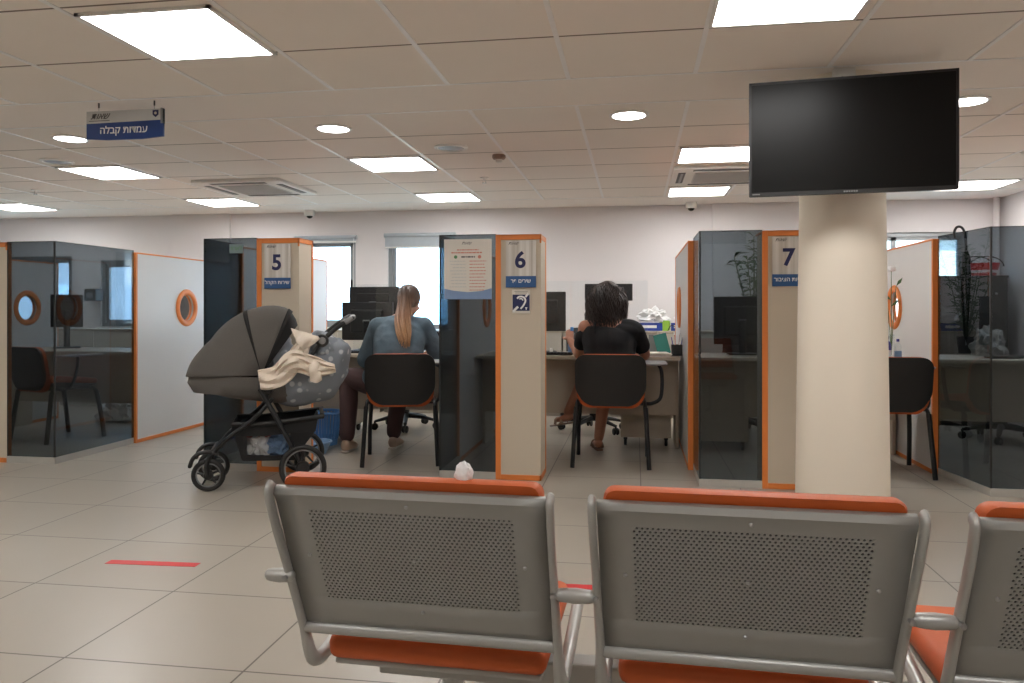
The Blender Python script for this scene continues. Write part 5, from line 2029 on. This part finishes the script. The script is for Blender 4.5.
# shirt tail hanging at the left hip
b = nb()
tube(b, smooth_path([(-2.0, 5.86, .66), (-2.06, 5.90, .62), (-2.10, 5.99, .585)], 5), [.05, .05, .035], 12, ry=[.07, .07, .06], dome=True)
fin('shirt_tail', b, M['denim'], jk, base, .009, 3)
# trousers
b = nb()
ell(b, (-1.81, 5.90, .575), (.225, .165, .105), 24, 16)
limb3(b, Lh, LK, LA + Vector((0, 0, .03)), .112, .084, .062, 0, 1.0)
limb3(b, Rh, RK, RA + Vector((0, 0, .03)), .112, .084, .062, 0, 1.0)
for v in b.verts:
    n = noise.noise(v.co * 10)
    v.co += Vector((.006 * n, -.006 * n, 0))
fin('trousers', b, M['trouser'], W1, base, .009, 3)
for A, dv in ((LA, Vector((-.05, 1, 0))), (RA, Vector((-.03, 1, 0)))):
    b = nb()
    z = Vector((0, 0, 1))
    tube(b, smooth_path([A + Vector((0, -.035, -.05)), A + dv * .03 + z * -.055, A + dv * .11 + z * -.068, A + dv * .19 + z * -.083], 4), [.04, .046, .047, .034], 16, ry=[.05, .045, .034, .022], up=(0, 0, 1), dome=True)
    s = fin('shoe', b, M['shoe'], W1, base, .006, 2)
    b = nb()
    tube(b, [A + Vector((0, -.06, -.098)), A + dv * .06 + z * -.098, A + dv * .13 + z * -.098, A + dv * .21 + z * -.096], [.036, .044, .048, .03], 16, ry=[.011] * 4, up=(0, 0, 1), dome=True)
    fin('sole', b, M['sole'], s, base)
# hair drawn back in a ponytail
b = nb()
tl = bmesh.new()
ell(tl, (0, -.024, .030), (.092, .106, .104), 24, 16)
ell(tl, (0, -.075, -.03), (.07, .04, .06), 18, 12)
merge(b, tl, 0, mt1 @ Matrix.Scale(1.04, 4))
hair = fin('hair', b, M['ombre'], W1, base, .008, 3)
b = nb()
rnd = random.Random(3)
root = mt1 @ Vector((0, -.125, .055))
ctrl = [root, root + Vector((.004, -.05, -.0)), Vector((-1.80, 6.00, 1.19)), Vector((-1.79, 5.93, 1.08)), Vector((-1.765, 5.875, .98)), Vector((-1.745, 5.84, .90))]
tube(b, smooth_path(ctrl, 6), [.022, .036, .046, .05, .042, .010], 14, ry=[.02, .03, .036, .036, .028, .006], up=(0, 1, 0))
for i in range(60):
    a = rnd.uniform(0, 2 * PI); rr = rnd.uniform(.7, 1.12)
    pts = []
    for j, p in enumerate(ctrl):
        R_j = (.022, .036, .05, .057, .054, .036)[j] * rr
        pts.append(p + Vector((math.cos(a + j * .2) * R_j, math.sin(a + j * .2) * R_j * .7, rnd.uniform(-.01, .01) + (rnd.uniform(-.05, .04) if j == 5 else 0))))
    tube(b, smooth_path(pts, 4), [.004, .006, .0065, .006, .005, .0015], 5)
fin('ponytail', b, M['ombre'], hair, base)
b = nb(); torus(b, (0, 0, 0), .026, .009, 20, 8, 'Y')
for v in b.verts: v.co = v.co + root + Vector((0, -.03, 0))
fin('hair_tie', b, M['black'], hair, base)

# ---- person in black
base = Vector((-.19, 6.0, 0))
W2 = thing('person', 'person with dark curly hair in a black top, sitting back to the camera', 'person', base + Vector((0, .03, 0)))
HC2 = Vector((-.225, 6.14, 1.235))
torso = [(-.19, 5.94, .57), (-.19, 5.935, .61), (-.195, 5.945, .70), (-.195, 5.98, .85), (-.20, 6.02, .96), (-.205, 6.05, 1.05), (-.21, 6.065, 1.10)]
LS, RS = Vector((-.385, 6.04, 1.02)), Vector((.0, 6.03, .985))
LE, RE = Vector((-.44, 6.22, .80)), Vector((.07, 6.19, .80))
LW, RW = Vector((-.535, 6.44, .90)), Vector((-.03, 6.43, .815))
Lh, Rh = Vector((-.29, 5.98, .56)), Vector((-.09, 5.98, .56))
RK, RA = Vector((-.235, 6.40, .565)), Vector((-.30, 6.44, .10))
LK, LA = Vector((-.40, 6.36, .60)), Vector((-.555, 6.50, .30))
b = nb()
tube(b, smooth_path(torso, 4), [.15, .178, .155, .168, .178, .12, .055], 20, ry=[.09, .12, .11, .115, .105, .08, .05], up=(0, 1, 0), dome=True)
tube(b, [(-.205, 6.055, 1.05), (-.215, 6.085, 1.13), HC2 + Vector((0, -.02, -.06))], [.056, .052, .052], 14, dome=True)
mt2 = head(b, HC2, R(8), R(-14), R(4), 1.03)
for S_, E_, W_ in ((LS, LE, LW), (RS, RE, RW)):
    tube(b, smooth_path([S_.lerp(Vector((-.205, 6.04, 1.03)), .75), S_.lerp(Vector((-.205, 6.04, 1.03)), .3), S_], 4), [.05, .055, .056], 12, dome=True)
    limb3(b, S_, E_, W_, .056, .044, .029)
hand(b, LW, (-.1, .5, .6), (.3, .5, -.5), 1.0, .9, 1); hand(b, RW, (-.85, .5, -.1), (0, .1, -1), 1.0, .5, -1)
limb3(b, Rh, RK, RA, .092, .064, .04); limb3(b, Lh, LK, LA, .092, .064, .04)
z = Vector((0, 0, 1))
tube(b, [RA + Vector((0, -.02, -.05)), RA + Vector((-.02, .06, -.055)), RA + Vector((-.04, .15, -.075))], [.034, .037, .03], 12, ry=[.034, .028, .017], dome=True)
tube(b, [LA + Vector((.01, -.01, -.04)), LA + Vector((-.05, .03, -.06)), LA + Vector((-.11, .10, -.085))], [.034, .036, .03], 12, ry=[.034, .028, .018], dome=True)
fin('body', b, M['skin2'], W2, base, .0085, 3)
eyes(W2, base, mt2, 1.03)
# black top: wide neck slipping off the left shoulder
b = nb()
jt = [(-.19, 5.915, .54), (-.19, 5.935, .64), (-.195, 5.955, .75), (-.195, 5.985, .86), (-.20, 6.015, .945), (-.195, 6.03, .985)]
tube(b, smooth_path(jt, 4), [.225, .20, .188, .203, .212, .19], 24, ry=[.15, .145, .138, .142, .134, .116], up=(0, 1, 0))
ell(b, (-.09, 6.03, .985), (.16, .108, .075), 18, 12)
tube(b, smooth_path([Vector((-.10, 6.035, 1.02)), Vector((-.04, 6.03, 1.015)), RS, RS.lerp(RE, .45), RS.lerp(RE, .72)], 4), [.064, .069, .072, .07, .068], 16, dome=False)
tube(b, smooth_path([LS + Vector((.02, -.01, -.05)), LS.lerp(LE, .35), LS.lerp(LE, .7)], 4), [.068, .065, .062], 16)
for v in b.verts:
    n = noise.noise(v.co * 9 + Vector((4, 0, 0)))
    v.co += Vector((.004 * n, -.01 * n, .006 * n))
top = fin('black_top', b, M['blackshirt'], W2, base, .009, 3)
b = nb(); tube(b, smooth_path([(-.30, 5.905, .97), (-.305, 5.94, 1.04), (-.30, 6.02, 1.10), (-.29, 6.11, 1.06)], 5), .007, 8, ry=.004, up=(0, 1, 0))
fin('strap', b, M['blackshirt'], top, base)
b = nb()
ell(b, (-.19, 5.96, .575), (.215, .165, .105), 24, 16)
tube(b, smooth_path([Rh, Rh.lerp(RK, .4), Rh.lerp(RK, .62)], 4), [.118, .11, .102], 16)
tube(b, smooth_path([Lh, Lh.lerp(LK, .4), Lh.lerp(LK, .62)], 4), [.118, .11, .102], 16)
fin('shorts', b, M['blackshirt'], W2, base, .009, 3)
for A, d in ((RA, Vector((-.2, 1, 0)).normalized()), (LA, Vector((-.75, .6, -.2)).normalized())):
    b = nb()
    tube(b, [A + d * -.05 + z * -.094, A + d * .05 + z * -.096, A + d * .13 + z * -.098, A + d * .2 + z * -.096], [.03, .038, .042, .03], 14, ry=[.008] * 4, up=(0, 0, 1), dome=True)
    sh = fin('sandal', b, M['brownplastic'], W2, base)
    b = nb()
    for q in (.05, .12):
        c = A + d * q + z * -.062
        sdv = d.cross(z).normalized()
        tube(b, smooth_path([c - sdv * .042 + z * -.03, c - sdv * .03 + z * .012, c + z * .024, c + sdv * .03 + z * .012, c + sdv * .042 + z * -.03], 4), .012, 6, ry=.004)
    fin('sandal_strap', b, M['brownplastic'], sh, base)
# curly hair: cap plus many loose corkscrew locks
b = nb()
tl = bmesh.new()
ell(tl, (0, -.02, .035), (.098, .112, .108), 24, 16)
ell(tl, (0, -.065, -.08), (.125, .07, .125), 20, 14)
merge(b, tl, 0, mt2 @ Matrix.Scale(1.03, 4))
for v in b.verts:
    v.co += Vector((noise.noise(v.co * 22), noise.noise(v.co * 22 + Vector((5, 0, 0))), noise.noise(v.co * 22 + Vector((0, 9, 0))))) * .012
hair = fin('hair', b, M['hairdark'], W2, base, .008, 2)
b = nb()
rnd = random.Random(11)
for i in range(520):
    u = rnd.uniform(-PI * .92, PI * .92)       # around the head, 0 = back of head
    el = rnd.uniform(.0, 1.1)
    dirv = Vector((math.sin(u) * math.cos(el), -math.cos(u) * math.cos(el), math.sin(el)))
    if dirv.y > .55: continue
    start = Vector((dirv.x * .088, dirv.y * .10 - .015, dirv.z * .10 + .03))
    L = rnd.uniform(.24, .38) * (1 if dirv.z < .5 else 1.15)
    pts = []
    ph = rnd.uniform(0, 6.28); rad = rnd.uniform(.009, .02); tw = rnd.uniform(3, 6)
    for j in range(22):
        s = j / 21
        out_ = .045 * math.sin(PI * min(1, s * 1.1)) + .02 * s
        hd = Vector((dirv.x, dirv.y, 0)); hd = hd.normalized() if hd.length > .05 else Vector((0, -1, 0))
        p = start + hd * (out_ + .05 * min(1, s * 2) * max(0, dirv.z)) + Vector((0, 0, -L * s ** 1.15 + .025 * math.sin(PI * min(1, s * 1.6))))
        p += Vector((math.cos(ph + tw * s * PI), math.sin(ph + tw * s * PI), 0)) * rad * (.3 + s)
        pts.append(p)
    t2 = bmesh.new()
    tube(t2, pts, [.003, .0042, .004, .003, .001], 4)
    merge(b, t2, 0, mt2)
fin('curls', b, M['hairdark'], hair, base)

# ================================================================== light
w = bpy.data.worlds.new('daylight')
scene.world = w
w.use_nodes = True
nt = w.node_tree
for n in list(nt.nodes):
    nt.nodes.remove(n)
out = nt.nodes.new('ShaderNodeOutputWorld')
bg = nt.nodes.new('ShaderNodeBackground')
tc = nt.nodes.new('ShaderNodeTexCoord')
mp = nt.nodes.new('ShaderNodeMapping'); mp.inputs['Scale'].default_value = (2, 2, 5)
nz = nt.nodes.new('ShaderNodeTexNoise'); nz.inputs['Scale'].default_value = 1.6; nz.inputs['Detail'].default_value = 6
rp = nt.nodes.new('ShaderNodeValToRGB')
rp.color_ramp.elements[0].position = .42; rp.color_ramp.elements[1].position = .58
rp.color_ramp.elements[0].color = (.36, .68, 1.0, 1); rp.color_ramp.elements[1].color = (.52, .78, 1.0, 1)
nt.links.new(tc.outputs['Generated'], mp.inputs[0]); nt.links.new(mp.outputs[0], nz.inputs['Vector'])
nt.links.new(nz.outputs[0], rp.inputs[0]); nt.links.new(rp.outputs[0], bg.inputs[0])
bg.inputs[1].default_value = 9.0
nt.links.new(bg.outputs[0], out.inputs[0])

sl = bpy.data.lights.new('sun', 'SUN')
sl.energy = 28
sl.angle = R(1)
sl.color = (1.0, .97, .93)
so = bpy.data.objects.new('sun', sl)
col.objects.link(so)
so.location = (0, -20, 30)
so.rotation_euler = (R(42), 0, R(-8))      # high sun behind the waiting side: it lights the yard and facades outside

scene.view_settings.view_transform = 'Standard'
scene.view_settings.look = 'None'
scene.view_settings.gamma = 1.0
scene.view_settings.exposure = 0.1
scene.view_settings.use_curve_mapping = False
scene.cycles.transparent_max_bounces = 24
scene.cycles.max_bounces = 10
scene.cycles.diffuse_bounces = 5
scene.cycles.sample_clamp_indirect = 6
